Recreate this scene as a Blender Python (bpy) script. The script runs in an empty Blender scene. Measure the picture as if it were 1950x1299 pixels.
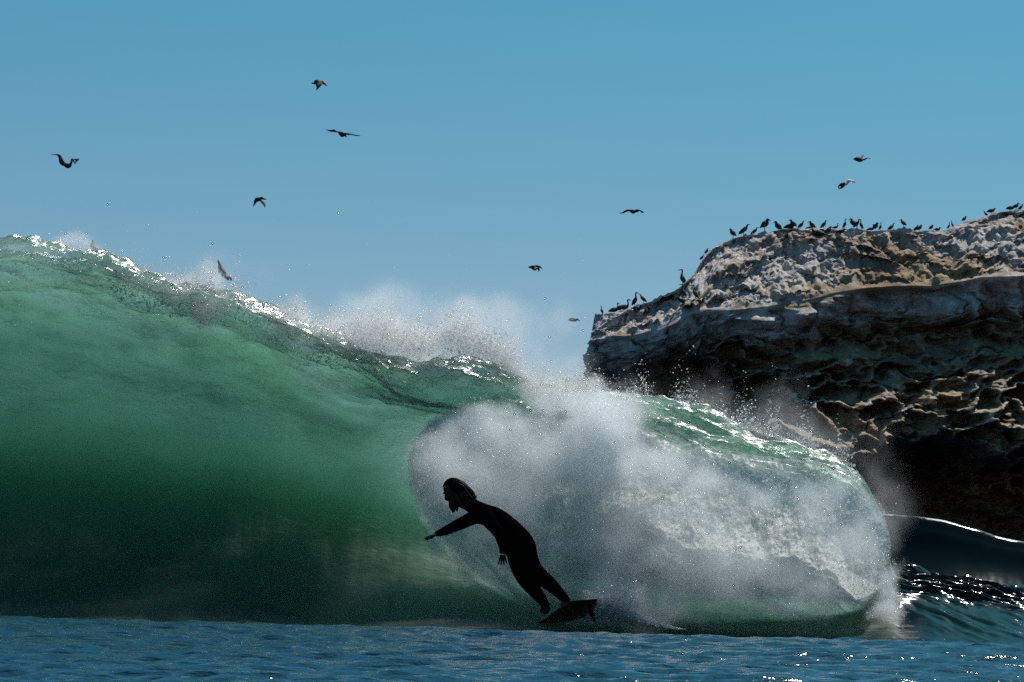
import bpy, bmesh, math, random
import numpy as np
from mathutils import Vector, Matrix, Euler

rng = np.random.default_rng(7)
random.seed(7)
S = bpy.context.scene
C = S.collection

# ------------------------------------------------------------------ camera
F = 8180.0            # focal length in pixels of a 1950 px wide frame
HZ = 1125.0           # row of the horizon
CAMH = 0.45
ROLL = math.radians(1.55)
PITCH = math.atan((HZ - 649.5) / F)
cam_d = bpy.data.cameras.new('camera')
cam_d.sensor_width = 36.0
cam_d.lens = F / 1950.0 * 36.0
cam_d.clip_start = 0.3
cam_d.clip_end = 12000.0
cam = bpy.data.objects.new('camera', cam_d)
C.objects.link(cam)
R_ = Matrix.Rotation(math.pi / 2 + PITCH, 3, 'X') @ Matrix.Rotation(ROLL, 3, 'Z')
cam.matrix_world = Matrix.Translation((0, 0, CAMH)) @ R_.to_4x4()
S.camera = cam
R_np = np.array(R_)


def P(px, py, D):
    """point at depth D (metres along +Y) seen at pixel px,py"""
    d = R_np @ np.array([(px - 975.0) / F, -(py - 649.5) / F, -1.0])
    t = D / d[1]
    return np.array([d[0] * t, D, CAMH + d[2] * t])


def Q(x, y, z):
    """pixel of a world point"""
    v = R_np.T @ np.array([x, y, z - CAMH])
    return 975 + F * v[0] / -v[2], 649.5 - F * v[1] / -v[2]


# ------------------------------------------------------------------ light
SUN = Vector((0.28, 0.53, 0.80)).normalized()
sl = bpy.data.lights.new('sun', 'SUN')
sl.energy = 4.6
sl.angle = math.radians(0.55)
sl.color = (1.0, 0.95, 0.90)
so = bpy.data.objects.new('sun', sl)
so.rotation_euler = SUN.to_track_quat('Z', 'Y').to_euler()
so.location = (0, 30, 60)
C.objects.link(so)

W = bpy.data.worlds.new('World')
S.world = W
W.use_nodes = True
nt = W.node_tree
nt.nodes.clear()
wo = nt.nodes.new('ShaderNodeOutputWorld')
bg = nt.nodes.new('ShaderNodeBackground')
bg.inputs[1].default_value = 0.10
sky = nt.nodes.new('ShaderNodeTexSky')
sky.sky_type = 'NISHITA'
sky.sun_disc = False
sky.sun_elevation = math.asin(SUN.z)
sky.sun_rotation = math.atan2(SUN.x, SUN.y)
sky.air_density = 1.0
sky.dust_density = 1.0
sky.ozone_density = 3.0
geo = nt.nodes.new('ShaderNodeTexCoord')
mp = nt.nodes.new('ShaderNodeMapping')
mp.inputs['Scale'].default_value = (1, 1, 1.05)
mp.inputs['Location'].default_value = (0, 0, 0.158)
mul = nt.nodes.new('ShaderNodeMix')
mul.data_type = 'RGBA'
mul.blend_type = 'MULTIPLY'
mul.inputs[0].default_value = 1.0
mul.inputs[7].default_value = (0.20, 0.71, 0.72, 1)
nt.links.new(geo.outputs['Generated'], mp.inputs[0])
nt.links.new(mp.outputs[0], sky.inputs[0])
nt.links.new(sky.outputs[0], mul.inputs[6])
# pale sea haze thinning out with height above the horizon
sz = nt.nodes.new('ShaderNodeSeparateXYZ')
nt.links.new(geo.outputs['Generated'], sz.inputs[0])


def wmath(op, a, b=0.0):
    nd = nt.nodes.new('ShaderNodeMath')
    nd.operation = op
    for k_, v_ in ((0, a), (1, b)):
        if isinstance(v_, bpy.types.NodeSocket):
            nt.links.new(v_, nd.inputs[k_])
        else:
            nd.inputs[k_].default_value = v_
    return nd.outputs[0]


hz = wmath('EXPONENT', wmath('MULTIPLY', wmath('ABSOLUTE', sz.outputs[2]), -22.0))
add = nt.nodes.new('ShaderNodeMix')
add.data_type = 'RGBA'
add.blend_type = 'ADD'
add.inputs[7].default_value = (7.0, 2.2, 0.6, 1)
nt.links.new(hz, add.inputs[0])
nt.links.new(mul.outputs[2], add.inputs[6])
nt.links.new(add.outputs[2], bg.inputs[0])
nt.links.new(bg.outputs[0], wo.inputs[0])

S.view_settings.view_transform = 'Standard'
S.view_settings.look = 'None'
S.view_settings.exposure = 0.0
S.view_settings.gamma = 1
S.view_settings.use_curve_mapping = False
cy = S.cycles
cy.use_denoising = False      # the photograph is a grainy one; the render's own fine grain stays
cy.max_bounces = 10
cy.volume_bounces = 8
cy.transparent_max_bounces = 16
cy.diffuse_bounces = 2
cy.glossy_bounces = 2
cy.transmission_bounces = 2
cy.caustics_reflective = False
cy.caustics_refractive = False
cy.volume_step_rate = 2.0
cy.volume_max_steps = 256
cy.sample_clamp_indirect = 6.0


# ------------------------------------------------------------------ helpers
def bspl(n, cells, off=0.0):
    t = np.linspace(0, cells, n) + off
    i = np.floor(t).astype(int)
    f = t - i
    w = np.stack([(1 - f) ** 3, 3 * f ** 3 - 6 * f ** 2 + 4, -3 * f ** 3 + 3 * f ** 2 + 3 * f + 1, f ** 3], 1) / 6
    m = np.zeros((n, int(np.ceil(cells + off)) + 5), dtype=np.float32)
    for k in range(4):
        m[np.arange(n), i + k] += w[:, k]
    return m


def noise_grid(shape, cells, r=rng):
    """smooth random field on a regular grid, about -1..1"""
    ms = [bspl(n, c) for n, c in zip(shape, cells)]
    a = r.standard_normal([m.shape[1] for m in ms]).astype(np.float32)
    if len(shape) == 2:
        o = ms[0] @ a @ ms[1].T
        return o * 1.6
    o = np.tensordot(ms[0], a, (1, 0))
    o = np.tensordot(o, ms[1], (1, 1))
    o = np.tensordot(o, ms[2], (1, 1))
    return o * 2.0


def fbm_grid(shape, cells, octs=4, gain=0.5, r=rng, ridged=False):
    s = np.zeros(shape, dtype=np.float32)
    a = 1.0
    c = np.array(cells, float)
    for _ in range(octs):
        g = noise_grid(shape, c, r)
        s += a * ((0.6 - np.abs(g)) if ridged else g)
        a *= gain
        c = c * 2.03
    return s


def interp(x, pts, smooth=True):
    """smooth piecewise interpolation through (x,v...) keys"""
    xs = np.array([p[0] for p in pts], float)
    vs = np.array([p[1:] for p in pts], float)
    x = np.clip(x, xs[0], xs[-1])
    i = np.clip(np.searchsorted(xs, x, side='right') - 1, 0, len(xs) - 2)
    h = np.diff(xs)
    d = np.diff(vs, axis=0) / h[:, None]
    m = np.zeros_like(vs)
    m[1:-1] = np.where(d[:-1] * d[1:] > 0, 2 * d[:-1] * d[1:] / (d[:-1] + d[1:] + 1e-12), 0)
    m[0], m[-1] = d[0], d[-1]
    t = ((x - xs[i]) / h[i])[:, None]
    hh = h[i][:, None]
    return ((2 * t ** 3 - 3 * t ** 2 + 1) * vs[i] + (t ** 3 - 2 * t ** 2 + t) * hh * m[i]
            + (-2 * t ** 3 + 3 * t ** 2) * vs[i + 1] + (t ** 3 - t ** 2) * hh * m[i + 1])


def grid_mesh(name, pos, mats, smooth=True, attrs=None, wrap=False, kind=None, parent=None):
    """pos: (nu,nv,3)"""
    nu, nv = pos.shape[:2]
    me = bpy.data.meshes.new(name)
    co = pos.reshape(-1, 3).astype(np.float32)
    idx = np.arange(nu * nv).reshape(nu, nv)
    if wrap:
        b = np.roll(idx, -1, axis=1)
        q = np.stack([idx[:-1], idx[1:], b[1:], b[:-1]], -1).reshape(-1, 4)
    else:
        q = np.stack([idx[:-1, :-1], idx[1:, :-1], idx[1:, 1:], idx[:-1, 1:]], -1).reshape(-1, 4)
    raw_mesh(me, co, q)
    if smooth:
        me.shade_smooth()
    if attrs:
        for k, v in attrs.items():
            a = me.attributes.new(k, 'FLOAT', 'POINT')
            a.data.foreach_set('value', v.reshape(-1).astype(np.float32))
    for m in mats:
        me.materials.append(m)
    o = bpy.data.objects.new(name, me)
    C.objects.link(o)
    if kind:
        o['kind'] = kind
    if parent:
        o.parent = parent
    return o


def raw_mesh(me, co, faces):
    n = faces.shape[1]
    me.vertices.add(len(co))
    me.vertices.foreach_set('co', co.reshape(-1))
    me.loops.add(faces.size)
    me.loops.foreach_set('vertex_index', faces.reshape(-1).astype(np.int32))
    me.polygons.add(len(faces))
    me.polygons.foreach_set('loop_start', np.arange(0, faces.size, n, dtype=np.int32))
    me.update(calc_edges=True)
    me.validate()


class NT:
    """tiny node helper"""
    def __init__(self, name):
        self.m = bpy.data.materials.new(name)
        self.m.use_nodes = True
        self.t = self.m.node_tree
        self.t.nodes.clear()
        self.out = self.n('ShaderNodeOutputMaterial')

    def n(self, kind, ins=None, **kw):
        nd = self.t.nodes.new(kind)
        for k, v in kw.items():
            setattr(nd, k, v)
        for k, v in (ins or {}).items():
            s = nd.inputs[k]
            if isinstance(v, bpy.types.NodeSocket):
                self.t.links.new(v, s)
            else:
                s.default_value = v
        return nd

    def link(self, a, b):
        self.t.links.new(a, b)

    def mixc(self, f, a, b, mode='MIX'):
        nd = self.t.nodes.new('ShaderNodeMix')
        nd.data_type = 'RGBA'
        nd.blend_type = mode
        for i, v in ((0, f), (6, a), (7, b)):
            if isinstance(v, bpy.types.NodeSocket):
                self.t.links.new(v, nd.inputs[i])
            else:
                nd.inputs[i].default_value = v
        return nd.outputs[2]

    def math(self, op, a, b=0.0, clamp=False):
        nd = self.t.nodes.new('ShaderNodeMath')
        nd.operation = op
        nd.use_clamp = clamp
        for i, v in ((0, a), (1, b)):
            if isinstance(v, bpy.types.NodeSocket):
                self.t.links.new(v, nd.inputs[i])
            else:
                nd.inputs[i].default_value = v
        return nd.outputs[0]

    def noise(self, scale, detail=4, rough=0.55, vec=None, dist=0.0):
        nd = self.n('ShaderNodeTexNoise', {'Scale': scale, 'Detail': detail, 'Roughness': rough, 'Distortion': dist})
        if vec is not None:
            self.link(vec, nd.inputs['Vector'])
        return nd.outputs[0]

    def ramp(self, fac, stops):
        nd = self.n('ShaderNodeValToRGB', {'Fac': fac})
        e = nd.color_ramp.elements
        while len(e) < len(stops):
            e.new(0.5)
        for i, (p, c) in enumerate(stops):
            e[i].position = p
            e[i].color = c if len(c) == 4 else (*c, 1)
        return nd.outputs[0]

    def coord(self, scale=(1, 1, 1), rot=(0, 0, 0)):
        g = self.n('ShaderNodeNewGeometry')
        mp = self.n('ShaderNodeMapping', {'Vector': g.outputs['Position'], 'Scale': scale, 'Rotation': rot})
        return mp.outputs[0]


# ------------------------------------------------------------------ materials
def mat_sea():
    m = NT('sea_water')
    v = m.coord((0.5, 1.0, 1.0))
    b1 = m.noise(3.6, 5, 0.6, v)
    v2 = m.coord((0.5, 0.7, 1.0))
    b2 = m.noise(14.0, 3, 0.6, v2)
    s = m.math('ADD', b1, m.math('MULTIPLY', b2, 0.25))
    bump = m.n('ShaderNodeBump', {'Strength': 0.7, 'Distance': 0.085, 'Height': s})
    vf = m.coord((1.0, 0.45, 1.0))
    fl = m.noise(1.3, 7, 0.62, vf)
    ff = m.n('ShaderNodeMapRange', {'Value': fl, 'From Min': 0.735, 'From Max': 0.76}).outputs[0]
    cc = m.mixc(ff, (0.004, 0.020, 0.044, 1), (0.7, 0.74, 0.74, 1))
    p = m.n('ShaderNodeBsdfPrincipled', {'Base Color': cc, 'Roughness': 0.10, 'IOR': 1.33,
                                         'Normal': bump.outputs[0]})
    m.link(p.outputs[0], m.out.inputs[0])
    return m.m


def mat_wave():
    m = NT('wave_water')
    at = m.n('ShaderNodeAttribute', attribute_name='foam')
    v = m.coord((1.0, 1.0, 1.0))
    lace = m.noise(7.0, 6, 0.65, v, 1.2)
    f = m.math('SUBTRACT', m.math('ADD', at.outputs['Fac'], m.math('MULTIPLY', lace, 1.6)), 1.05)
    f = m.math('MULTIPLY', f, 3.0, True)
    f = m.math('MULTIPLY', f, m.math('MULTIPLY', at.outputs['Fac'], 4.0, True))
    vr = m.coord((1.1, 1.1, 2.6), (0, 0.35, 0))
    b1 = m.noise(5.0, 5, 0.62, vr, 0.6)
    b2 = m.noise(38.0, 3, 0.6, vr)
    h = m.math('ADD', b1, m.math('MULTIPLY', b2, 0.12))
    h = m.math('ADD', h, m.math('MULTIPLY', f, 0.25))
    aa = m.n('ShaderNodeAttribute', attribute_name='bubble_shade')
    bump = m.n('ShaderNodeBump', {'Strength': m.n('ShaderNodeMapRange', {'Value': m.n('ShaderNodeAttribute', attribute_name='chop').outputs['Fac'], 'From Min': 0.20, 'From Max': 0.55, 'To Min': 0.95, 'To Max': 0.25}).outputs[0], 'Distance': 0.08, 'Height': h})
    tr = m.n('ShaderNodeBsdfTransparent')
    gl = m.n('ShaderNodeBsdfGlossy', {'Color': (1, 1, 1, 1), 'Roughness': m.n('ShaderNodeAttribute', attribute_name='chop').outputs['Fac'], 'Normal': bump.outputs[0]})
    fr = m.n('ShaderNodeFresnel', {'IOR': 1.33, 'Normal': bump.outputs[0]})
    # bubbles in the water's skin, plus painted rib shading and a sun-blocking back
    df = m.n('ShaderNodeBsdfDiffuse', {'Color': (0.09, 0.15, 0.13, 1), 'Normal': bump.outputs[0]})
    tl = m.n('ShaderNodeBsdfTranslucent', {'Color': (0.42, 0.62, 0.53, 1), 'Normal': bump.outputs[0]})
    sk = m.n('ShaderNodeMixShader', {0: 0.65, 1: df.outputs[0], 2: tl.outputs[0]})
    body = m.n('ShaderNodeMixShader', {0: aa.outputs['Fac'], 1: tr.outputs[0], 2: sk.outputs[0]})
    bf = m.n('ShaderNodeNewGeometry').outputs['Backfacing']
    wat = m.n('ShaderNodeMixShader', {0: m.math('MULTIPLY', m.math('MULTIPLY', fr.outputs[0], m.math('SUBTRACT', 1.0, m.math('MULTIPLY', m.n('ShaderNodeAttribute', attribute_name='chop').outputs['Fac'], 0.9))), m.math('SUBTRACT', 1.0, bf)), 1: body.outputs[0], 2: gl.outputs[0]})
    fd = m.n('ShaderNodeBsdfDiffuse', {'Color': (0.78, 0.82, 0.82, 1), 'Normal': bump.outputs[0]})
    ft = m.n('ShaderNodeBsdfTranslucent', {'Color': (0.7, 0.8, 0.78, 1)})
    fm = m.n('ShaderNodeMixShader', {0: 0.65, 1: fd.outputs[0], 2: ft.outputs[0]})
    su = m.n('ShaderNodeMixShader', {0: f, 1: wat.outputs[0], 2: fm.outputs[0]})
    m.link(su.outputs[0], m.out.inputs[0])
    sc = m.n('ShaderNodeVolumeScatter', {'Color': (0.60, 0.74, 0.69, 1), 'Density': 0.38, 'Anisotropy': 0.3})
    ab = m.n('ShaderNodeVolumeAbsorption', {'Color': (0.38, 0.65, 0.56, 1), 'Density': 2.4})
    ad = m.n('ShaderNodeAddShader', {0: sc.outputs[0], 1: ab.outputs[0]})
    m.link(ad.outputs[0], m.out.inputs['Volume'])
    return m.m


def mat_mist(name, dens, col, aniso):
    m = NT(name)
    p = m.n('ShaderNodeVolumePrincipled', {'Color': col, 'Density': dens, 'Anisotropy': aniso})
    m.link(p.outputs[0], m.out.inputs['Volume'])
    return m.m


def mat_under():
    m = NT('dark_under_wave')  # added matte dark lining, keeps sky and sun glints from showing through the wave
    n = m.noise(2.0, 4, 0.6, m.coord((1, 1, 1)))
    c = m.ramp(n, [(0.3, (0.012, 0.016, 0.014)), (0.7, (0.022, 0.026, 0.022))])
    p = m.n('ShaderNodeBsdfDiffuse', {'Color': c})
    m.link(p.outputs[0], m.out.inputs[0])
    return m.m


M_UNDER = mat_under()
M_SEA = mat_sea()
def mat_back():
    m = NT('swell_water')
    at = m.n('ShaderNodeAttribute', attribute_name='foam')
    v = m.coord((.6, 1, 3))
    n1 = m.noise(2.0, 6, 0.65, v)
    bump = m.n('ShaderNodeBump', {'Strength': 0.3, 'Distance': 0.015, 'Height': n1})
    f = m.math('MULTIPLY', m.math('SUBTRACT', m.math('ADD', at.outputs['Fac'], n1), 1.0), 5.0, True)
    col = m.mixc(f, (0.004, 0.014, 0.016, 1), (0.6, 0.63, 0.63, 1))
    p = m.n('ShaderNodeBsdfPrincipled', {'Base Color': col, 'Roughness': m.math('ADD', m.math('MULTIPLY', f, 0.4), 0.12), 'IOR': 1.33, 'Normal': bump.outputs[0]})
    p.inputs['Specular IOR Level'].default_value = 0.2
    m.link(p.outputs[0], m.out.inputs[0])
    return m.m


M_SWELL = mat_back()
M_WAVE = mat_wave()
M_FOAMV = mat_mist('whitewater_mist', 5.0, (0.945, 0.985, 0.999, 1), 0.2)
M_SPRAYV = mat_mist('crest_mist', 4.6, (0.99, 0.98, 0.98, 1), 0.35)

# ------------------------------------------------------------------ sea
def axis(parts):
    out = []
    for a, b, n in parts:
        out.append(np.linspace(a, b, n, endpoint=False))
    return np.concatenate(out + [[parts[-1][1]]])


def sea_height(X, Y):
    z = np.zeros_like(X)
    r = np.random.default_rng(3)
    for k in range(46):
        lam = 0.16 * (1.115 ** k)
        if lam > 9:
            break
        for _ in range(2):
            th = r.normal(math.pi / 2, 0.5)
            kx, ky = math.cos(th) * 2 * math.pi / lam, math.sin(th) * 2 * math.pi / lam
            ph = r.uniform(0, 6.28)
            amp = 0.0125 * lam ** 0.75 * math.exp(-lam / 0.75)
            z += amp * np.sin(kx * X + ky * Y + ph + 0.8 * np.sin(0.7 * X + ph))
    fade = 1 / (1 + (np.abs(Y) / 55) ** 2)
    return z * fade


ys = axis([(-400, -20, 12), (-20, 8, 30), (8, 16, 60), (16, 45, 520), (45, 80, 60), (80, 400, 60), (400, 9000, 30)])
xs = axis([(-6000, -60, 20), (-60, -8, 50), (-8, 8, 360), (8, 60, 50), (60, 6000, 20)])
X, Y = np.meshgrid(xs, ys, indexing='ij')
Z = sea_height(X, Y)
# a low swell line just in front of the breaking wave, hiding its trough
HD = 33.0
Z += 0.135 * np.exp(-((Y - HD) / 2.6) ** 2)
Z -= 0.10 / (1 + np.exp(-(Y - 35.5) / 0.6))
# the sheet drops away under the solid body of the breaking wave
Z -= 1.35 * np.clip((Y - 36.1) / 0.5, 0, 1) * np.clip((55.6 - Y) / 0.8, 0, 1) * np.clip((9.3 - np.abs(X + 0.35)) / 0.3, 0, 1)
sea = grid_mesh('sea', np.stack([X, Y, Z], -1), [M_SEA, M_UNDER], kind='structure')
qz = np.minimum(np.minimum(Z[:-1, :-1], Z[1:, :-1]), np.minimum(Z[1:, 1:], Z[:-1, 1:]))
if len(sea.data.polygons) == qz.size:
    sea.data.polygons.foreach_set('material_index', (qz < -0.35).astype(np.int32).reshape(-1))

# ------------------------------------------------------------------ breaking wave
D0 = 42.0
crest = [(-900, 440), (-300, 474), (0, 493), (120, 503), (220, 528), (330, 560), (430, 572), (520, 612), (600, 655),
         (700, 692), (800, 694), (880, 688), (950, 704), (1050, 738), (1160, 748), (1300, 778), (1450, 826),
         (1560, 858), (1630, 905), (1662, 962), (1678, 1020), (1692, 1074), (1730, 1090), (1800, 1106), (1950, 1136), (2200, 1166), (2700, 1190)]
NX = 820
pxs = np.linspace(-900, 2700, NX)
cpy = interp(pxs, crest)[:, 0]
wx = np.array([P(a, b, D0)[0] for a, b in zip(pxs, cpy)])
H = np.array([P(a, b, D0)[2] for a, b in zip(pxs, cpy)])
# profiles: 12 control points (y offset, z as fraction of H), from the toe up the face over the crest and down the back
prof = {
    -900: [(-6, -.03), (-2.9, .0), (-1.5, .10), (-.4, .28), (.25, .50), (.25, .72), (-.05, .90), (-.35, 1.0), (.2, 1.01), (1.25, .82), (3.4, .42), (14, -.05)],
    650: [(-6, -.03), (-2.9, .0), (-1.5, .10), (-.4, .28), (.25, .50), (.25, .72), (-.05, .90), (-.35, 1.0), (.2, 1.01), (1.25, .82), (3.4, .42), (14, -.05)],
    780: [(-6, -.03), (-3.6, .01), (-1.7, .10), (-.1, .30), (.50, .52), (.35, .74), (-.45, .86), (-.75, .88), (-.35, 1.0), (.9, .84), (2.9, .40), (14, -.05)],
    900: [(-6, -.03), (-3.8, .02), (-1.8, .10), (.2, .28), (.48, .52), (.15, .78), (-.65, .80), (-.8, .83), (-.45, 1.0), (.65, .84), (2.0, .38), (14, -.05)],
    1000: [(-6, -.03), (-3.8, .02), (-2.0, .08), (-.3, .25), (.3, .5), (-.1, .72), (-.65, .80), (-.75, .86), (-.4, 1.0), (.6, .80), (1.9, .38), (14, -.05)],
    1150: [(-6, -.03), (-3.6, .01), (-2.2, .05), (-1.3, .16), (-1.15, .45), (-1.05, .65), (-.9, .80), (-.6, .92), (0, 1.0), (.8, .74), (2.4, .32), (14, -.05)],
    1600: [(-6, -.03), (-3.4, .0), (-2.0, .05), (-1.2, .16), (-1.1, .45), (-1.0, .65), (-.95, .82), (-.6, .95), (0, 1.0), (.9, .74), (2.4, .32), (14, -.05)],
    1770: [(-6, -.05), (-3.4, -.02), (-2.2, .12), (-1.6, .34), (-1.1, .58), (-.7, .77), (-.4, .90), (-.1, .98), (.2, 1.0), (1.5, .86), (4, .5), (14, -.05)],
    2700: [(-6, -.05), (-3.6, -.02), (-2.4, .14), (-1.8, .36), (-1.2, .60), (-.8, .78), (-.4, .91), (-.1, .98), (.3, 1.0), (1.8, .9), (5, .5), (14, -.05)],
}
keys = [(k, *[c for p in v for c in p]) for k, v in prof.items()]
pc = interp(pxs, keys).reshape(NX, 12, 2)
NV = 360
# catmull-rom along the profile, denser on the face
tt = np.concatenate([np.linspace(0, 2, 70, endpoint=False), np.linspace(2, 9, 230, endpoint=False), np.linspace(9, 11, 60)])
i = np.clip(np.floor(tt).astype(int), 0, 10)
f = (tt - i)[None, :, None]
pad = np.concatenate([2 * pc[:, :1] - pc[:, 1:2], pc, 2 * pc[:, -1:] - pc[:, -2:-1]], 1)
p0, p1, p2, p3 = pad[:, i], pad[:, i + 1], pad[:, i + 2], pad[:, i + 3]
cr = 0.5 * (2 * p1 + (p2 - p0) * f + (2 * p0 - 5 * p1 + 4 * p2 - p3) * f ** 2 + (3 * p1 - p0 - 3 * p2 + p3) * f ** 3)
WY = cr[..., 0] + D0
WZ = cr[..., 1] * H[:, None]
WX = np.repeat(wx[:, None], NV, 1)
pos = np.stack([WX, WY, WZ], -1)
# normals
du = np.gradient(pos, axis=0)
dv = np.gradient(pos, axis=1)
nn = np.cross(du, dv)
nn /= np.linalg.norm(nn, axis=-1, keepdims=True) + 1e-9
rel = fbm_grid((NX, NV), (34, 26), 5, 0.55)
rel2 = fbm_grid((NX, NV), (60, 90), 3, 0.55)
tgrid = np.repeat(tt[None], NX, 0)
upper = np.clip((tgrid - 4.2) / 2.5, 0, 1) * np.clip((9.5 - tgrid) / 1.0, 0, 1)
ribs = fbm_grid((NX, NV), (48, 62), 4, 0.55)
draw = fbm_grid((NX, NV), (210, 9), 3, 0.6)
lower = np.clip((tgrid - 1.5) / 1.0, 0, 1) * np.clip((5.5 - tgrid) / 1.5, 0, 1)
crestb = np.exp(-((tgrid - 7.6) / 0.9) ** 2)
amp = (0.003 + 0.010 * upper + 0.030 * crestb) * (1 - 0.8 * np.clip((np.repeat(pxs[:, None], NV, 1) - 1690) / 30, 0, 1))
ends = np.clip(tgrid / 1.0, 0, 1) * np.clip((11 - tgrid) / 0.5, 0, 1)
pos += nn * ((amp * rel + 0.006 * upper * rel2 + 0.050 * upper * ribs + 0.004 * lower * draw) * ends)[..., None]
# streaks drawn up the unbroken shoulder on the right
PX = np.repeat(pxs[:, None], NV, 1)
st_ = fbm_grid((NX * 2, NV), (330, 12), 4, .6)
ii_ = np.clip((np.arange(NX)[:, None] * 1.0 + (tgrid * 16)).astype(int), 0, NX * 2 - 1)
st_ = np.take_along_axis(st_, ii_, 0)
pos += nn * (0.007 * st_ * ends * np.clip((PX - 1700) / 60, 0, 1) * np.clip((8.5 - tgrid) / 2, 0, 1))[..., None]
foam = np.clip(1 - np.abs(tgrid - 8.0) / 0.7, 0, 1) * 0.36 * np.clip(1.0 - (PX - 700) / 300, 0.25, 1)
foam = foam * (0.55 + 0.45 * np.clip(fbm_grid((NX, NV), (40, 30), 3), -1, 1.5))
streak_t = interp(pxs, [(-900, 6.2), (450, 6.25), (600, 6.2), (760, 6.7), (900, 7.2), (1100, 7.2), (2700, 7.2)])
sk = np.exp(-((tgrid - streak_t) / 0.10) ** 2) * np.clip((PX - 470) / 160, 0, 1) * np.clip((1050 - PX) / 60, 0, 1)
fr_ = np.clip((PX - 1080 + 60 * rel) / 160, 0, 1) * np.clip((1690 - PX) / 60, 0, 1) * np.clip((tgrid - 3.4) / .8, 0, 1) * np.clip((6.6 - tgrid) / 2.0, 0, 1) * np.clip((tgrid - 2.2 - .25 * rel) / .5, 0, 1)
foam = np.maximum(foam, 0.62 * fr_)
foam = foam * np.clip((11 - tgrid) / 2, 0, 1)
# close the water body underneath so that it is a solid
bot = np.stack([WX, WY, np.full_like(WZ, -1.2)], -1)
loop = np.concatenate([pos, bot[:, ::-12][:, :31]], 1)
fo = np.concatenate([foam, np.zeros((NX, loop.shape[1] - NV))], 1)
tw = tgrid + 0.45 * rel + 0.0012 * (PX - 300)
chop = 0.20 + 0.16 * np.clip((PX - 1050) / 100, 0, 1) + 0.42 * np.clip((7.2 - tw) / 4.2, 0, 1) + 0.35 * np.clip((3.0 - tgrid) / 1.0, 0, 1)
upper = np.clip((tw - 3.0) / 4.2, 0, 1) * np.clip((9.5 - tgrid) / 1.0, 0, 1)

rib_s = np.clip(ribs, -1.2, 1.6)
bubble_shade = 0.07 + 0.24 * upper * (1 + 1.0 * rib_s) + 0.010 * lower * np.clip(draw, 0, 1.5) + (0.62 - 0.28 * np.clip((PX - 740) / 80, 0, 1) * np.clip((1180 - PX) / 80, 0, 1)) * np.clip((tgrid - 7.3) / 1.0, 0, 1) ** 1.5  # rib shading put into the skin mix; crest and back made opaque against the sun
bubble_shade = bubble_shade * np.clip((tgrid - 1.2) / 2.0, 0, 1)


def around(a_):
    return np.concatenate([a_, np.repeat(a_[:, :1], loop.shape[1] - NV, 1)], 1)


wave = grid_mesh('breaking_wave', loop, [M_WAVE, M_SWELL], attrs={'foam': fo, 'bubble_shade': around(bubble_shade), 'chop': around(chop)}, wrap=True, kind='structure')
opq = ((PX > 1695 + 14 * rel2))[:-1]
opq = np.concatenate([opq, np.zeros((NX - 1, loop.shape[1] - NV), bool)], 1)
if len(wave.data.polygons) == opq.size:
    wave.data.polygons.foreach_set('material_index', opq.astype(np.int32).reshape(-1))
bm = bmesh.new()
bm.from_mesh(wave.data)
bm.verts.ensure_lookup_table()
nl = loop.shape[1]
bm.faces.new([bm.verts[k] for k in range(nl)])
bm.faces.new([bm.verts[(NX - 1) * nl + k] for k in range(nl)][::-1])
bmesh.ops.recalc_face_normals(bm, faces=bm.faces)
bm.to_mesh(wave.data)
bm.free()


# ------------------------------------------------------------------ boiling foam face filling the barrel
def mat_boil():
    m = NT('boiling_foam')
    at = m.n('ShaderNodeAttribute', attribute_name='cover')
    v = m.coord((1, 1, 1))
    n1 = m.noise(9.0, 7, 0.68, v, 0.8)
    n2 = m.noise(60.0, 4, 0.7, v)
    h = m.math('ADD', n1, m.math('MULTIPLY', n2, 0.22))
    bump = m.n('ShaderNodeBump', {'Strength': 0.3, 'Distance': 0.012, 'Height': h})
    col = m.ramp(m.noise(3.0, 5, 0.6, v), [(0.35, (0.88, 0.92, 0.90)), (0.6, (0.92, 0.94, 0.94))])
    d = m.n('ShaderNodeBsdfDiffuse', {'Color': col, 'Normal': bump.outputs[0]})
    t = m.n('ShaderNodeBsdfTranslucent', {'Color': col, 'Normal': bump.outputs[0]})
    g = m.n('ShaderNodeBsdfGlossy', {'Color': (1, 1, 1, 1), 'Roughness': 0.25, 'Normal': bump.outputs[0]})
    a = m.n('ShaderNodeMixShader', {0: 0.5, 1: d.outputs[0], 2: t.outputs[0]})
    b = m.n('ShaderNodeMixShader', {0: 0.01, 1: a.outputs[0], 2: g.outputs[0]})
    k = m.math('ADD', m.math('MULTIPLY', at.outputs['Fac'], 1.6), m.math('MULTIPLY', m.math('SUBTRACT', m.math('ADD', n1, m.math('MULTIPLY', n2, .6)), 0.8), 2.2), True)
    k = m.math('MULTIPLY', k, m.math('MULTIPLY', at.outputs['Fac'], 8.0, True))
    c = m.n('ShaderNodeMixShader', {0: k, 1: m.n('ShaderNodeBsdfTransparent').outputs[0], 2: b.outputs[0]})
    m.link(c.outputs[0], m.out.inputs[0])
    return m.m


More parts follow.
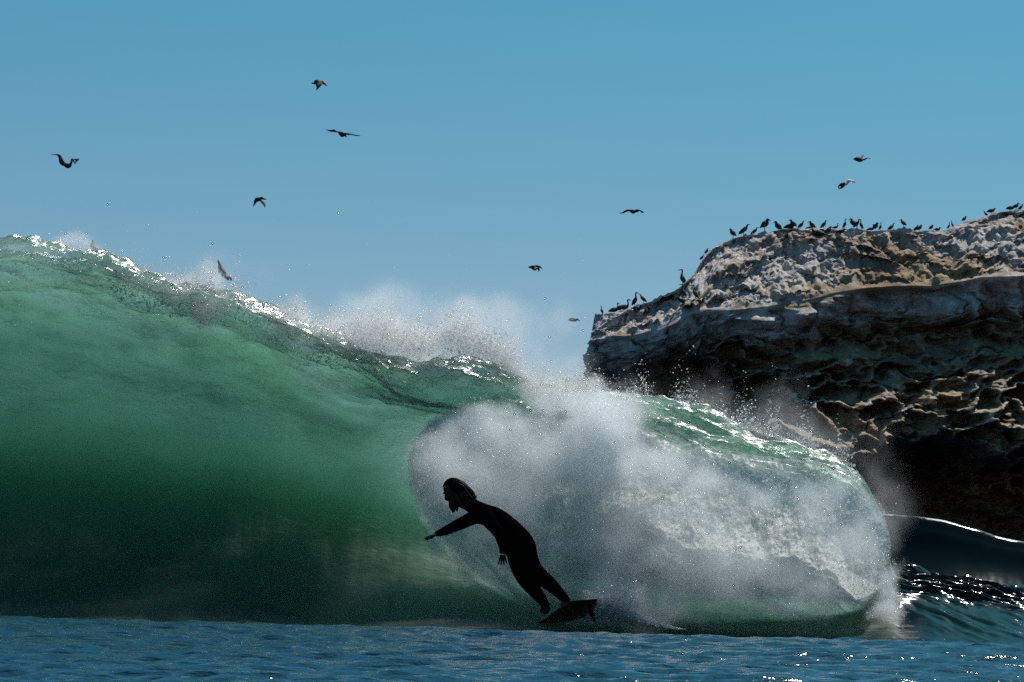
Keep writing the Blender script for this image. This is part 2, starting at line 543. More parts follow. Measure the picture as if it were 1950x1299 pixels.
GX, GY = 720, 340
bxp = np.linspace(745, 1730, GX)
byp = np.linspace(755, 1215, GY)
BXp, BYp = np.meshgrid(bxp, byp, indexing='ij')
rb = np.random.default_rng(77)
bn1 = fbm_grid((GX, GY), (17, 8), 5, .55, rb)
bn2 = fbm_grid((GX, GY), (80, 40), 4, .65, rb)
bn3 = fbm_grid((GX, GY), (60, 9), 4, .6, rb)      # falling streaks
outl = [(905, 772), (850, 775), (805, 800), (776, 835), (768, 880), (773, 925), (790, 982), (815, 1020), (850, 1060), (900, 1108), (960, 1144), (1040, 1174),
        (1120, 1194), (1250, 1196), (1400, 1190), (1500, 1186), (1580, 1182), (1645, 1168), (1684, 1125), (1698, 1075), (1702, 1030), (1694, 985), (1672, 945),
        (1630, 905), (1570, 885), (1480, 868), (1380, 850), (1290, 830), (1220, 810), (1150, 790), (1060, 785), (980, 776)]
seg = np.array(outl + [outl[0]], float)
dmin = np.full(BXp.shape, 1e9)
ins = np.zeros(BXp.shape, int)
for (x0, y0), (x1, y1) in zip(seg[:-1], seg[1:]):
    tx, ty2 = x1 - x0, y1 - y0
    u_ = np.clip(((BXp - x0) * tx + (BYp - y0) * ty2) / (tx * tx + ty2 * ty2), 0, 1)
    dmin = np.minimum(dmin, np.hypot(BXp - x0 - u_ * tx, BYp - y0 - u_ * ty2))
    cr_ = ((y0 > BYp) != (y1 > BYp)) & (BXp < (x1 - x0) * (BYp - y0) / (y1 - y0 + 1e-9) + x0)
    ins ^= cr_.astype(int)
dist = np.where(ins > 0, dmin, -dmin)
e_ = np.clip((dist + 1.5 * bn1) / 120.0, 0, 1)
rt = sstep_ = np.clip((BXp - 960) / 220, 0, 1)
edge0 = D0 - 0.10 - 0.90 * rt
bdep = edge0 - (1.25 - 0.75 * rt) * np.sqrt(1 - (1 - e_) ** 2) + e_ * (0.03 * bn1 + 0.005 * bn2 + 0.014 * bn3)
dd_ = np.stack([(BXp - 975) / F, -(BYp - 649.5) / F, -np.ones_like(BXp)], -1) @ R_np.T
kk_ = (D0 - 1.3) / dd_[..., 1]
Bpos = np.stack([dd_[..., 0] * kk_ + 0.004 * bn2, bdep, CAMH + dd_[..., 2] * kk_ + 0.01 * bn1], -1)
topf = np.clip((BXp - 1150) / 100, 0, 1) * np.clip((1010 - BYp) / 100, 0, 1)     # the lip thins into clear water here
cov = np.clip((dist + 14 * topf - 1) / (18.0 + 70 * topf), 0, 1)
grid_mesh('boiling_foam', Bpos[::-1], [mat_boil()], attrs={'cover': cov[::-1]}, kind='structure')


# ------------------------------------------------------------------ mist volumes from numpy density grids
def volume_object(name, lo, hi, dens, mat, label=None):
    nx, ny, nz = dens.shape
    me = bpy.data.meshes.new(name)
    n = dens.size
    me.vertices.add(n)
    co = np.zeros((n, 3), np.float32)
    co[:, :] = lo
    me.vertices.foreach_set('co', co.reshape(-1))
    a = me.attributes.new('mist', 'FLOAT', 'POINT')
    a.data.foreach_set('value', dens.astype(np.float32).reshape(-1))
    o = bpy.data.objects.new(name, me)
    C.objects.link(o)
    o['kind'] = 'stuff'
    g = bpy.data.node_groups.new(name, 'GeometryNodeTree')
    g.interface.new_socket('Geometry', in_out='INPUT', socket_type='NodeSocketGeometry')
    g.interface.new_socket('Geometry', in_out='OUTPUT', socket_type='NodeSocketGeometry')
    gi = g.nodes.new('NodeGroupInput')
    go = g.nodes.new('NodeGroupOutput')
    vc = g.nodes.new('GeometryNodeVolumeCube')
    vc.inputs['Min'].default_value = lo
    vc.inputs['Max'].default_value = hi
    vc.inputs['Resolution X'].default_value = nx
    vc.inputs['Resolution Y'].default_value = ny
    vc.inputs['Resolution Z'].default_value = nz
    ps = g.nodes.new('GeometryNodeInputPosition')
    sp = g.nodes.new('ShaderNodeSeparateXYZ')
    g.links.new(ps.outputs[0], sp.inputs[0])

    def mth(op, a_, b_):
        nd = g.nodes.new('ShaderNodeMath')
        nd.operation = op
        for k, v in ((0, a_), (1, b_)):
            if isinstance(v, bpy.types.NodeSocket):
                g.links.new(v, nd.inputs[k])
            else:
                nd.inputs[k].default_value = v
        return nd.outputs[0]
    ii = []
    for k, nk in enumerate((nx, ny, nz)):
        sc = (nk - 1) / (hi[k] - lo[k])
        v = mth('MULTIPLY', mth('SUBTRACT', sp.outputs[k], lo[k]), sc)
        v = mth('ROUND', v, 0)
        v = mth('MINIMUM', mth('MAXIMUM', v, 0), nk - 1)
        ii.append(v)
    # index kept exact below 2^24
    fi = mth('ADD', mth('MULTIPLY', mth('ADD', mth('MULTIPLY', ii[0], ny), ii[1]), nz), ii[2])
    at = g.nodes.new('GeometryNodeInputNamedAttribute')
    at.data_type = 'FLOAT'
    at.inputs[0].default_value = 'mist'
    si = g.nodes.new('GeometryNodeSampleIndex')
    si.data_type = 'FLOAT'
    g.links.new(gi.outputs[0], si.inputs['Geometry'])
    g.links.new(at.outputs[0], si.inputs['Value'])
    g.links.new(fi, si.inputs['Index'])
    g.links.new(si.outputs[0], vc.inputs['Density'])
    sm = g.nodes.new('GeometryNodeSetMaterial')
    sm.inputs['Material'].default_value = mat
    g.links.new(vc.outputs[0], sm.inputs[0])
    g.links.new(sm.outputs[0], go.inputs[0])
    md = o.modifiers.new('mist', 'NODES')
    md.node_group = g
    me.materials.append(mat)
    return o


def blob_field(lo, hi, vox, blobs, warp=0.12, rag=0.45, seed=5, cell=0.45):
    r = np.random.default_rng(seed)
    n = [max(4, int(round((hi[k] - lo[k]) / vox)) + 1) for k in range(3)]
    gx, gy, gz = np.meshgrid(*[np.linspace(lo[k], hi[k], n[k]) for k in range(3)], indexing='ij')
    gx = gx.astype(np.float32); gy = gy.astype(np.float32); gz = gz.astype(np.float32)
    cells = [(hi[k] - lo[k]) / cell for k in range(3)]
    nz1 = fbm_grid(n, cells, 5, 0.6, r)
    d = np.zeros(n, np.float32)
    wxn = fbm_grid(n, cells, 3, 0.5, r) * warp
    wzn = fbm_grid(n, cells, 3, 0.5, r) * warp
    for (px, py, dy, rx, ry, rz, dn, soft) in blobs:
        D = D0 + dy
        c = P(px, py, D)
        s = D / F
        q = np.sqrt(((gx + wxn - c[0]) / (rx * s)) ** 2 + ((gy - c[1]) / ry) ** 2 + ((gz + wzn - c[2]) / (rz * s)) ** 2)
        v = np.clip((1 - q) / soft + rag * nz1 * np.clip(1.6 - q, 0, 1), 0, 1)
        v = v * v * (3 - 2 * v)
        d = np.maximum(d, dn * v)
    return d, (gx, gy, gz), nz1


# whitewater inside and under the thrown lip.  (px, py, depth offset, rx px, ry m, rz px, density, softness)
fb = [
    (1090, 800, -1.1, 110, 0.5, 60, .6, .8),
    (1150, 830, -1.5, 80, 0.5, 90, .9, .7),
    (1190, 890, -1.9, 60, 0.4, 90, .6, .8),
    (1250, 880, -1.9, 80, 0.4, 50, .6, .8),
    (1350, 920, -2.0, 90, 0.35, 50, .5, .8),
    (1450, 950, -2.0, 90, 0.35, 55, .5, .8),
    (1550, 970, -1.9, 70, 0.35, 80, .6, .8),
    (1180, 1120, -2.1, 150, 0.35, 70, .35, .9),
    (1350, 1120, -2.2, 190, 0.35, 60, .35, .9),
    (1520, 1120, -2.1, 140, 0.35, 55, .40, .9),
    (1640, 1060, -1.7, 65, 0.35, 110, .35, .9),
    (1700, 1110, -1.6, 32, 0.3, 75, .9, .9),
    (1690, 1175, -2.0, 45, 0.3, 30, .7, .9),
    (950, 930, -1.85, 185, 0.40, 165, .55, .8),
    (822, 880, -1.2, 44, 0.35, 90, .6, .6),
    (835, 1000, -1.3, 36, 0.3, 60, .5, .6),
    (900, 810, -1.0, 110, 0.35, 34, .6, .6),
    (905, 1075, -1.5, 45, 0.3, 38, .5, .6),
    (1010, 1050, -1.9, 130, 0.35, 110, .45, .8),
    (1120, 900, -1.9, 110, 0.40, 110, .6, .8),
    (1200, 1010, -2.0, 150, 0.40, 120, .5, .8),
    (1330, 1150, -2.3, 260, 0.30, 40, .4, .9),
    (1350, 1010, -2.1, 300, 0.35, 150, .42, 1.0),
    (1500, 1050, -2.1, 190, 0.35, 110, .45, .9),
    (1420, 1000, -2.1, 90, 0.3, 70, .6, .9),
]
lo = (P(740, 0, 41)[0], D0 - 2.6, -0.05)
hi = (P(1790, 0, 41)[0], D0 + 0.6, 2.35)
den, G, n1 = blob_field(lo, hi, 0.024, fb, 0.09, rag=0.24, cell=0.34)
den *= np.clip(0.85 + 0.35 * fbm_grid(den.shape, [q_ / 9 for q_ in den.shape], 3, .7, np.random.default_rng(2)), 0.1, 1.6)
print('foam grid', den.shape)
volume_object('whitewater', lo, hi, den, M_FOAMV)

sb = [
    (430, 548, .1, 220, .6, 50, .10, 1.5), (700, 600, .1, 230, .6, 75, .13, 1.5), (950, 640, .1, 220, .6, 85, .16, 1.5),
    (20, 474, 0.1, 60, .4, 18, .35, .8), (130, 484, 0.1, 80, .4, 20, .4, .8), (260, 522, 0, 80, .45, 24, .5, .8), (360, 542, 0, 80, .5, 26, .7, .7),
    (450, 566, 0, 60, .5, 22, .5, .8), (565, 590, 0, 52, .5, 44, .9, .8), (300, 545, -.2, 70, .35, 24, .7, .8), (400, 568, -.3, 60, .35, 24, .8, .8), (620, 632, 0, 70, .5, 40, .6, .8),
    (710, 640, 0, 75, .6, 55, .6, .9), (700, 580, 0, 40, .4, 50, .2, 1.), (790, 665, 0, 80, .6, 40, .6, .8), (880, 650, .1, 70, .6, 50, .6, .9), (890, 600, .1, 45, .4, 45, .25, 1.), (960, 690, 0, 85, .6, 50, .7, .8),
    (1030, 725, -.2, 90, .6, 50, .7, .8), (1100, 765, -.5, 90, .6, 50, .8, .7), (1060, 690, -.2, 80, .5, 50, .2, 1.), (1160, 800, -.8, 60, .6, 60, .8, .7),
    (1200, 830, -.8, 60, .6, 50, .6, .7), (1300, 775, .5, 260, .7, 60, .08, 1.5), (1480, 835, .5, 260, .7, 70, .08, 1.5), (1620, 920, .4, 130, .7, 100, .07, 1.5),
    (1690, 1000, -.6, 40, .5, 120, .12, 1.0),
    (1180, 1172, -2.55, 70, .2, 26, 1.1, .7), (1145, 1150, -2.55, 36, .2, 26, 1.2, .7), (1235, 1190, -2.5, 60, .2, 18, .5, .8),
]
lo2 = (P(-120, 0, 42)[0], D0 - 2.85, 0.0)
hi2 = (P(1860, 0, 42)[0], D0 + 1.5, 4.0)
den2, G2, n2 = blob_field(lo2, hi2, 0.038, sb, 0.10, seed=11, cell=0.35)
print('spray grid', den2.shape)
volume_object('crest_spray', lo2, hi2, den2, M_SPRAYV)


# ------------------------------------------------------------------ sea cliff
def mat_rock():
    m = NT('cliff_rock')
    gu = m.n('ShaderNodeAttribute', attribute_name='guano_and_lit_rims')
    v = m.coord((1, 1, 1))
    vs = m.coord((1.0, 1.0, 0.25))
    n1 = m.noise(0.5, 6, 0.6, v)
    n2 = m.noise(2.2, 6, 0.65, v)
    n3 = m.noise(1.6, 5, 0.6, vs)
    base = m.ramp(n1, [(0.30, (0.18, 0.125, 0.08)), (0.5, (0.36, 0.26, 0.165)), (0.66, (0.48, 0.35, 0.19)), (0.8, (0.46, 0.38, 0.29))])
    pale = m.ramp(n2, [(0.30, (0.34, 0.30, 0.27)), (0.48, (0.58, 0.53, 0.49)), (0.7, (0.74, 0.69, 0.66))])
    k = m.math('ADD', gu.outputs['Fac'], m.math('MULTIPLY', m.math('SUBTRACT', n3, 0.5), 1.6))
    k = m.math('ADD', k, m.math('MULTIPLY', m.math('SUBTRACT', n2, 0.5), 0.9), False)
    k = m.n('ShaderNodeMapRange', {'Value': k, 'From Min': 0.25, 'From Max': 0.75}).outputs[0]
    col = m.mixc(k, base, pale)
    b = m.noise(3.0, 8, 0.7, v)
    bump = m.n('ShaderNodeBump', {'Strength': 0.8, 'Distance': 0.25, 'Height': b})
    p = m.n('ShaderNodeBsdfPrincipled', {'Base Color': col, 'Roughness': 0.9, 'Normal': bump.outputs[0]})
    p.inputs['Specular IOR Level'].default_value = 0.2
    m.link(p.outputs[0], m.out.inputs[0])
    return m.m


def worley(x, y, seed):
    r = np.random.default_rng(seed)
    t = r.random((64, 64, 2))
    xi, yi = np.floor(x).astype(int), np.floor(y).astype(int)
    f1 = np.full(x.shape, 9.0)
    f2 = np.full(x.shape, 9.0)
    for a in (-1, 0, 1):
        for b in (-1, 0, 1):
            c = t[(xi + a) % 64, (yi + b) % 64]
            d = np.hypot(xi + a + c[..., 0] - x, yi + b + c[..., 1] - y)
            n = d < f1
            f2 = np.where(n, f1, np.minimum(f2, d))
            f1 = np.where(n, d, f1)
    return f1, f2


def sstep(a, b, x):
    t = np.clip((x - a) / (b - a), 0, 1)
    return t * t * (3 - 2 * t)


DR = 226.0
RS = F / DR
Tl = [(1120, 606), (1140, 600), (1180, 591), (1230, 578), (1290, 553), (1325, 524), (1345, 495), (1375, 468), (1420, 452), (1480, 442), (1560, 434),
      (1650, 438), (1780, 441), (1820, 437), (1850, 425), (1890, 413), (1950, 403), (2100, 396), (2600, 380)]
Ll = [(1120, 640), (1200, 640), (1260, 622), (1318, 592), (1414, 588), (1484, 578), (1536, 570), (1601, 557), (1710, 548), (1819, 539), (1885, 530), (1950, 529), (2600, 520)]
NRX, NRZ = 760, 620
rng = np.random.default_rng(21)
rx_ = 1136 + (2450 - 1136) * np.linspace(0, 1, NRX) ** 1.25
Tt = interp(rx_, Tl)[:, 0]
Lt = interp(rx_, Ll)[:, 0]
vv = np.linspace(0, 1, NRZ)
# rows: denser near the top
RP = np.repeat(rx_[:, None], NRZ, 1)
RYp = Tt[:, None] + (1165 - Tt[:, None]) * (vv[None] ** 1.15)
sh = (NRX, NRZ)
nA = fbm_grid(sh, (22, 18), 5, .55)
nB = fbm_grid(sh, (70, 60), 4, .6)
nC = fbm_grid(sh, (9, 8), 4, .5)
nL = fbm_grid(sh, (10, 26), 4, .55)       # strata
yoff = np.zeros(sh)
above = np.clip((Lt[:, None] - RYp), 0, None)
below = np.clip((RYp - Lt[:, None]), 0, None)
# sloping rubble top, going back with height
yoff += above / RS * 1.9
rub = sstep(0, 14, above) * sstep(0, 8, RYp - Tt[:, None])
f1, f2 = worley(RP / 26 + 0.5 * nA, RYp / 15 + 0.5 * nB, 3)
f1b, f2b = worley(RP / 60 + 0.4 * nC, RYp / 30 + 0.5 * nA, 4)
f1c, f2c = worley(RP / 11 + 0.4 * nB, RYp / 7 + 0.5 * nA, 14)
yoff += rub * (0.55 * f1 + 0.9 * f1b + 0.18 * f1c + 0.35 * nA - 0.5 + 0.25 * nL)
# pale upright band, streaked
yoff += sstep(0, 10, below) * 0.25 * nL + 0.3 * nA * sstep(0, 30, below)
h1, h2 = worley(RP / 75 + 0.25 * nA, RYp / 60 + 0.2 * nC, 19)
yoff += sstep(4, 14, below) * (0.3 * (1 - sstep(0.0, 0.14, h2 - h1)) + 1.3 * (h1 - .4))
# recess under the band
bw = 55 + 25 * np.sin(RP / 70.0) + 18 * nC
rec = sstep(bw, bw + 30, below)
yoff += rec * (1.9 + 0.5 * nC)
# bulging honeycomb wall
bul = sstep(70, 290, below)
yoff -= bul * 9.5 * sstep(1300, 1500, RP)
hx, hy = RP / 88 + 0.42 * nC + 0.16 * nA, RYp / 52 + 0.40 * nC + 0.10 * nB
g1, g2 = worley(hx, hy, 8)
g3, g4 = worley(hx * 2.1 + 3, hy * 1.9, 9)
cav = sstep(0.03, 0.42, g2 - g1) * np.clip(0.75 + 0.9 * nC, 0.15, 1.3)
cav2 = sstep(0.03, 0.35, g4 - g3)
tm = sstep(35, 80, below) * sstep(1230, 1350, RP)
yoff += tm * (2.1 * cav + 0.30 * cav2 + 0.15 * nA + 0.06 * nB)
# stepped beds: each one stands forward at its top and weathers back below
tp = (RYp + 24 * nC + 9 * nA + 0.05 * RP) / 44.0
tp = tp - np.floor(tp)
yoff -= tm * (1.6 * (1 - tp) * sstep(0.0, 0.06, tp)) * np.clip(0.7 + 0.8 * nL, 0, 1.6)
# ledges: softer beds weather back, harder ones stand out
yoff += tm * 0.35 * nL
# deep undercut towards the water
und = sstep(845, 930, RYp + 26 * nC + 10 * nA)
yoff += und * 11.0
yoff += sstep(660, 760, RYp) * sstep(1420, 1200, RP) * 2.5
# left corner turns away
XLp = interp(RYp.reshape(-1), [(590, 1139), (625, 1140), (655, 1137), (690, 1131), (740, 1134), (1165, 1150)]).reshape(sh)
e = np.clip((RP - 1136) / 70.0, 0, 1)
yoff += 2.6 * (1 - np.sqrt(1 - (1 - e) ** 2 * 0.999))
RX2 = RP + (XLp - 1139) * (1 - sstep(0, 90, RP - 1136)) + (1 - e) * (5.0 * nB + 7 * nA + 6 * nL) * sstep(0, 20, RYp - Tt[:, None])
Rpos = np.zeros(sh + (3,))
d = np.stack([(RX2 - 975) / F, -(RYp - 649.5) / F, -np.ones(sh)], -1) @ R_np.T
tD = DR / d[..., 1]
Rpos[..., 0] = d[..., 0] * tD
Rpos[..., 1] = DR + yoff
Rpos[..., 2] = CAMH + d[..., 2] * tD + 0.10 * nB * rub + 0.05 * nA
# sink of height with depth, so that the outline keeps its place
Rpos[..., 2] += (Rpos[..., 2] - CAMH) * (yoff / DR)
topn = fbm_grid((NRX, 1 if False else 6), (150, 2), 3, .6)[:, 0]
Rpos[:, 0, 2] += 0.06 * topn
# plateau behind the skyline and the side going away
back = []
for k, (b, dz) in enumerate([(3, -0.15), (8, -0.5), (16, -0.8), (30, -1.2), (60, -14)]):
    r_ = Rpos[:, 0].copy()
    r_[:, 1] += b
    r_[:, 2] += dz
    back.append(r_)
back = np.stack(back[::-1], 1)
full = np.concatenate([back, Rpos], 1)
side = []
for b, dx in [(50, 6.0), (30, 3.5), (15, 1.6), (7, 0.5), (3, 0.12)]:
    r_ = full[0].copy()
    r_[:, 1] += b
    r_[:, 0] += dx
    side.append(r_)
full = np.concatenate([np.stack(side, 0), full], 0)
gu = np.zeros(sh)
gu += (1 - sstep(0, 22, below)) * (0.66 + 0.24 * nC + 0.18 * nL)
gu += sstep(0, 22, below) * (1 - sstep(35, 95, below + 12 * nA)) * 0.72
rim = 1 - sstep(0.02, 0.14, g2 - g1)
rim = np.maximum(rim, (1 - sstep(0.06, 0.2, tp)) * .8)
gu += tm * rim * 0.40 + tm * (0.02 + 0.10 * nC)  # sunlit cavity rims and bed tops put into the colour as paleness
gu -= und * 0.5
gu += 0.35 * np.exp(-((RYp - Tt[:, None]) / 9) ** 2)
gf = np.zeros(full.shape[:2])
gf[5:, 5:] = gu
gf[:5] = gf[5]
gf[:, :5] = 0.9
M_ROCK = mat_rock()
cliff = grid_mesh('sea_cliff', full[::-1], [M_ROCK], attrs={'guano_and_lit_rims': gf[::-1]}, kind='structure')

# ------------------------------------------------------------------ swell behind, in front of the cliff
DB = 110.0
bl = [(1100, 1010), (1500, 985), (1640, 976), (1700, 980), (1780, 988), (1850, 1006), (1900, 1022), (1950, 1031), (2100, 1056), (2500, 1085)]
NB = 320
bx = np.linspace(1100, 2500, NB)
by = interp(bx, bl)[:, 0]
Bc = np.array([P(a, b, DB) for a, b in zip(bx, by)])
pb = [(-9, -.12), (-6, .0), (-3.5, .12), (-1.8, .35), (-.8, .65), (-.35, .88), (0, 1.0), (.8, .97), (3, .7), (7, .3), (12, -.1)]
tb = np.linspace(0, 10, 90)
pbi = interp(tb, [(k, *q) for k, q in enumerate(pb)])
Bp = np.zeros((NB, 90, 3))
Bp[..., 0] = Bc[:, None, 0]
Bp[..., 1] = DB + pbi[None, :, 0]
Bp[..., 2] = Bc[:, None, 2] * pbi[None, :, 1]
Bp[..., 2] += 0.004 * fbm_grid((NB, 90), (60, 12), 4, .6)
Bf = 0.66 * np.exp(-((tb[None] - 6.0) / 0.55) ** 2) * np.ones((NB, 1))
Bf = np.maximum(Bf, 0.0 * np.exp(-((tb[None] - 4.8) / 0.8) ** 2) * np.clip(fbm_grid((NB, 90), (9, 3), 2), 0, 1.1))
grid_mesh('distant_swell', Bp, [M_SWELL], attrs={'foam': Bf}, kind='structure')


# ------------------------------------------------------------------ organic tubes
def tube_mesh(parts_, seg=10):
    """list of chains [(x,y,z,r)...] or [(x,y,z,rx,rz)] -> verts, faces"""
    V, Fc = [], []
    for ch in parts_:
        pts = [Vector(p[:3]) for p in ch]
        base = len(V)
        n = len(ch)
        up = Vector((0, 1, 0))
        for k in range(n):
            t = (pts[min(k + 1, n - 1)] - pts[max(k - 1, 0)]).normalized()
            a = t.cross(up)
            if a.length < 1e-3:
                a = t.cross(Vector((1, 0, 0)))
            a.normalize()
            b = a.cross(t).normalized()
            r = ch[k][3]
            r2 = ch[k][4] if len(ch[k]) > 4 else r
            for s in range(seg):
                an = 2 * math.pi * s / seg
                V.append(pts[k] + a * (math.cos(an) * r) + b * (math.sin(an) * r2))
        for k in range(n - 1):
            for s in range(seg):
                s2 = (s + 1) % seg
                Fc.append((base + k * seg + s, base + k * seg + s2, base + (k + 1) * seg + s2, base + (k + 1) * seg + s))
        Fc.append(tuple(base + s for s in range(seg))[::-1])
        Fc.append(tuple(base + (n - 1) * seg + s for s in range(seg)))
    return V, Fc


def mk(name, V, Fc, mat, parent=None, smooth=True):
    me = bpy.data.meshes.new(name)
    me.from_pydata([tuple(v) for v in V], [], Fc)
    me.update()
    if smooth:
        me.shade_smooth()
    for q in (mat if isinstance(mat, list) else [mat]):
        me.materials.append(q)
    o = bpy.data.objects.new(name, me)
    C.objects.link(o)
    if parent:
        o.parent = parent
    return o


def empty(name, loc, label, cat, group=None):
    o = bpy.data.objects.new(name, None)
    o.location = loc
    o.empty_display_size = 0.2
    C.objects.link(o)
    o['label'] = label
    o['category'] = cat
    if group:
        o['group'] = group
    return o


def mat_feather(name, c1, c2, sc):
    m = NT(name)
    v = m.coord((1, 1, 1))
    n = m.noise(sc, 4, 0.6, v)
    col = m.ramp(n, [(0.35, c1), (0.65, c2)])
    p = m.n('ShaderNodeBsdfPrincipled', {'Base Color': col, 'Roughness': 0.75})
    m.link(p.outputs[0], m.out.inputs[0])
    return m.m


M_BIRD = mat_feather('dark_feathers', (0.008, 0.009, 0.012), (0.022, 0.022, 0.024), 9)
M_BROWN = mat_feather('brown_feathers', (0.018, 0.018, 0.02), (0.045, 0.042, 0.042), 7)
M_PALE = mat_feather('pale_feathers', (0.45, 0.43, 0.43), (0.65, 0.62, 0.60), 7)
M_BILL = mat_feather('horn_bill', (0.05, 0.045, 0.04), (0.09, 0.08, 0.06), 12)


def flying(cx, cy_, label, body, wings, bill=None, D=228.0, mat=None, wmat=None, tail=None):
    """all pixel offsets are from (cx, cy_); the depth offsets and radii in metres"""
    mat = mat or M_BIRD
    o0 = Vector(P(cx, cy_, D))
    e_ = empty('flying_bird', o0, label, 'bird', 'birds flying over the wave')
    s = D / F

    def L(px, py, dy):
        return Vector((px * s, dy, -py * s))
    chain = [(*L(a, b, c), r * .78) for a, b, c, r in body]
    # refine the body chain
    keys_ = [(k, *q) for k, q in enumerate(chain)]
    tt_ = np.linspace(0, len(chain) - 1, 18)
    ref = interp(tt_, keys_)
    V, Fc = tube_mesh([[tuple(q) for q in ref]], 10)
    mk('body', V, Fc, mat, e_)
    for wi, w in enumerate(wings):
        pts = interp(np.linspace(0, len(w) - 1, 16), [(k, *q) for k, q in enumerate(w)])
        V, Fc = [], []
        for k, (lx, ly, tx, ty, dy) in enumerate(pts):
            a = L(lx, ly, dy)
            jag = 1.0 + (0.10 if k % 2 else -0.04) * (k / 15)
            chord = L(tx - lx, ty - ly, 0) * 1.35
            chord.y = -0.35 * chord.length - 0.05
            b = a + chord * jag
            th = 0.045 * (1 - k / 17)
            nrm = Vector((0.1, 0.3, 1)).normalized() * th
            V += [a, a.lerp(b, 0.3) + nrm, b, a.lerp(b, 0.3) - nrm * 0.3]
        for k in range(15):
            for s_ in range(4):
                i0, i1 = k * 4 + s_, k * 4 + (s_ + 1) % 4
                Fc.append((i0, i1, i1 + 4, i0 + 4))
        Fc += [(3, 2, 1, 0), (60, 61, 62, 63)]
        mk('wing', V, Fc, (wmat[wi] if wmat else mat), e_)
    if bill:
        ch = [(*L(a, b, c), r) for a, b, c, r in bill]
        V, Fc = tube_mesh([ch], 8)
        mk('bill', V, Fc, M_BILL, e_)
    if tail:
        V = [L(*tail[0]), L(*tail[1]), L(*tail[2])]
        V2 = [v + Vector((0, 0.05, -0.03)) for v in V]
        mk('tail', V + V2, [(0, 1, 2), (5, 4, 3), (0, 3, 4, 1), (1, 4, 5, 2), (2, 5, 3, 0)], mat, e_, False)
    return e_


# wing rows: (leading x, leading y, trailing x, trailing y, depth)
flying(128, 313, 'large bird with deeply bent raised wings, farthest left in the sky',
       [(-6, -2, 0, .04), (-3, 1, 0, .15), (2, 3, 0, .18), (6, 0, 0, .12), (8, -5, 0, .07), (9, -9, 0, .09), (11, -10, -.05, .05)],
       [[(-1, -1, -6, 3, 0), (-8, -10, -13, -4, .1), (-14, -19, -17, -15, .3), (-22, -21, -23, -19, .5), (-34, -21, -34, -20, .8)],
        [(6, -3, 4, 1, 0), (11, -7, 11, -5, -.3), (17, -9, 17, -7, -.6), (25, -9, 21, -2, -.9), (28, -7, 24, -3, -1.0)]],
       bill=[(11, -8, -.05, .05), (14, -4, -.1, .04), (17, -1, -.12, .015)], mat=M_BROWN)
flying(605, 160, 'dark bird with wings swept straight down, highest in the sky',
       [(-12, -1, 0, .03), (-7, -1, 0, .08), (-3, -3, 0, .20), (3, -2, 0, .22), (7, -4, 0, .14), (10, -3, 0, .10)],
       [[(-5, -7, 5, -6, -.1), (-4, 0, 6, 2, -.3), (-2, 6, 4, 7, -.5), (-1, 10, 2, 11, -.6), (-2, 14, -1, 15, -.7)],
        [(3, -6, 7, -5, .1), (0, -9, 5, -8, .3), (-2, -9, 1, -9, .6)]],
       bill=[(10, -3, 0, .07), (14, 0, 0, .045), (18, 4, 0, .012)], mat=M_BROWN)
flying(652, 255, 'bird gliding on long straight wings, tilted down to the right, below the highest bird',
       [(-8, -4, 0, .04), (-4, -1, 0, .14), (0, 1, 0, .19), (4, 1, 0, .13), (6, 4, 0, .06)],
       [[(-3, -2, -2, 2, 0), (-10, -5, -9, -3, .2), (-17, -10, -17, -6, .5), (-24, -10, -23, -7, .8), (-34, -12, -34, -11, 1.1)],
        [(2, -2, 4, 1, 0), (10, -1, 10, 2, -.2), (18, 1, 18, 3, -.4), (26, 4, 27, 6, -.8), (36, 6, 36, 7, -1.1)]],
       bill=[(6, 4, 0, .05), (9, 6, 0, .01)])
flying(494, 381, 'bird with both wings arched down like a hoop, above the left wave crest',
       [(-9, -2, 0, .05), (-4, -2, 0, .10), (1, -2, 0, .12), (4, -4, 0, .10), (6, -3, 0, .08)],
       [[(-1, -3, 0, 1, 0), (-7, -2, -5, 2, .2), (-11, -1, -6, 1, .4), (-12, 4, -9, 5, .6), (-14, 9, -13, 10, .8)],
        [(1, -2, 0, 1, 0), (8, 3, 4, 4, -.3), (12, 6, 7, 7, -.5), (14, 11, 11, 12, -.8), (14, 17, 13, 17, -1.)]],
       bill=[(6, -3, 0, .06), (11, -2, 0, .035), (14, -1, 0, .01)], mat=M_BROWN)
flying(181, 472, 'bird with one wing raised, half hidden by spray at the far left crest',
       [(-3, 12, 0, .06), (0, 8, 0, .14), (3, 6, 0, .16), (5, 3, 0, .09), (7, 5, -.05, .05)],
       [[(3, 4, -3, 5, 0), (1, -2, -5, 0, .1), (-2, -8, -8, -5, .2), (-3, -12, -8, -9, .3), (-7, -17, -7, -16, .4)],
        [(1, 9, 5, 9, 0), (1, 13, 4, 13, -.3), (2, 17, 3, 17, -.6)]], mat=M_BROWN)
flying(428, 517, 'bird climbing steeply with one wing trailing, in spray on the wave crest',
       [(-2, 8, 0, .06), (2, 10, 0, .13), (6, 12, 0, .16), (11, 14, 0, .12), (13, 17, 0, .05)],
       [[(5, 10, 0, 8, 0), (1, -2, -5, 2, .1), (-4, -8, -10, 0, .2), (-9, -16, -12, -10, .4), (-15, -25, -16, -24, .6)],
        [(6, 11, 2, 12, 0), (1, 9, -2, 11, -.3), (-3, 4, -5, 5, -.6)]], mat=M_BROWN)
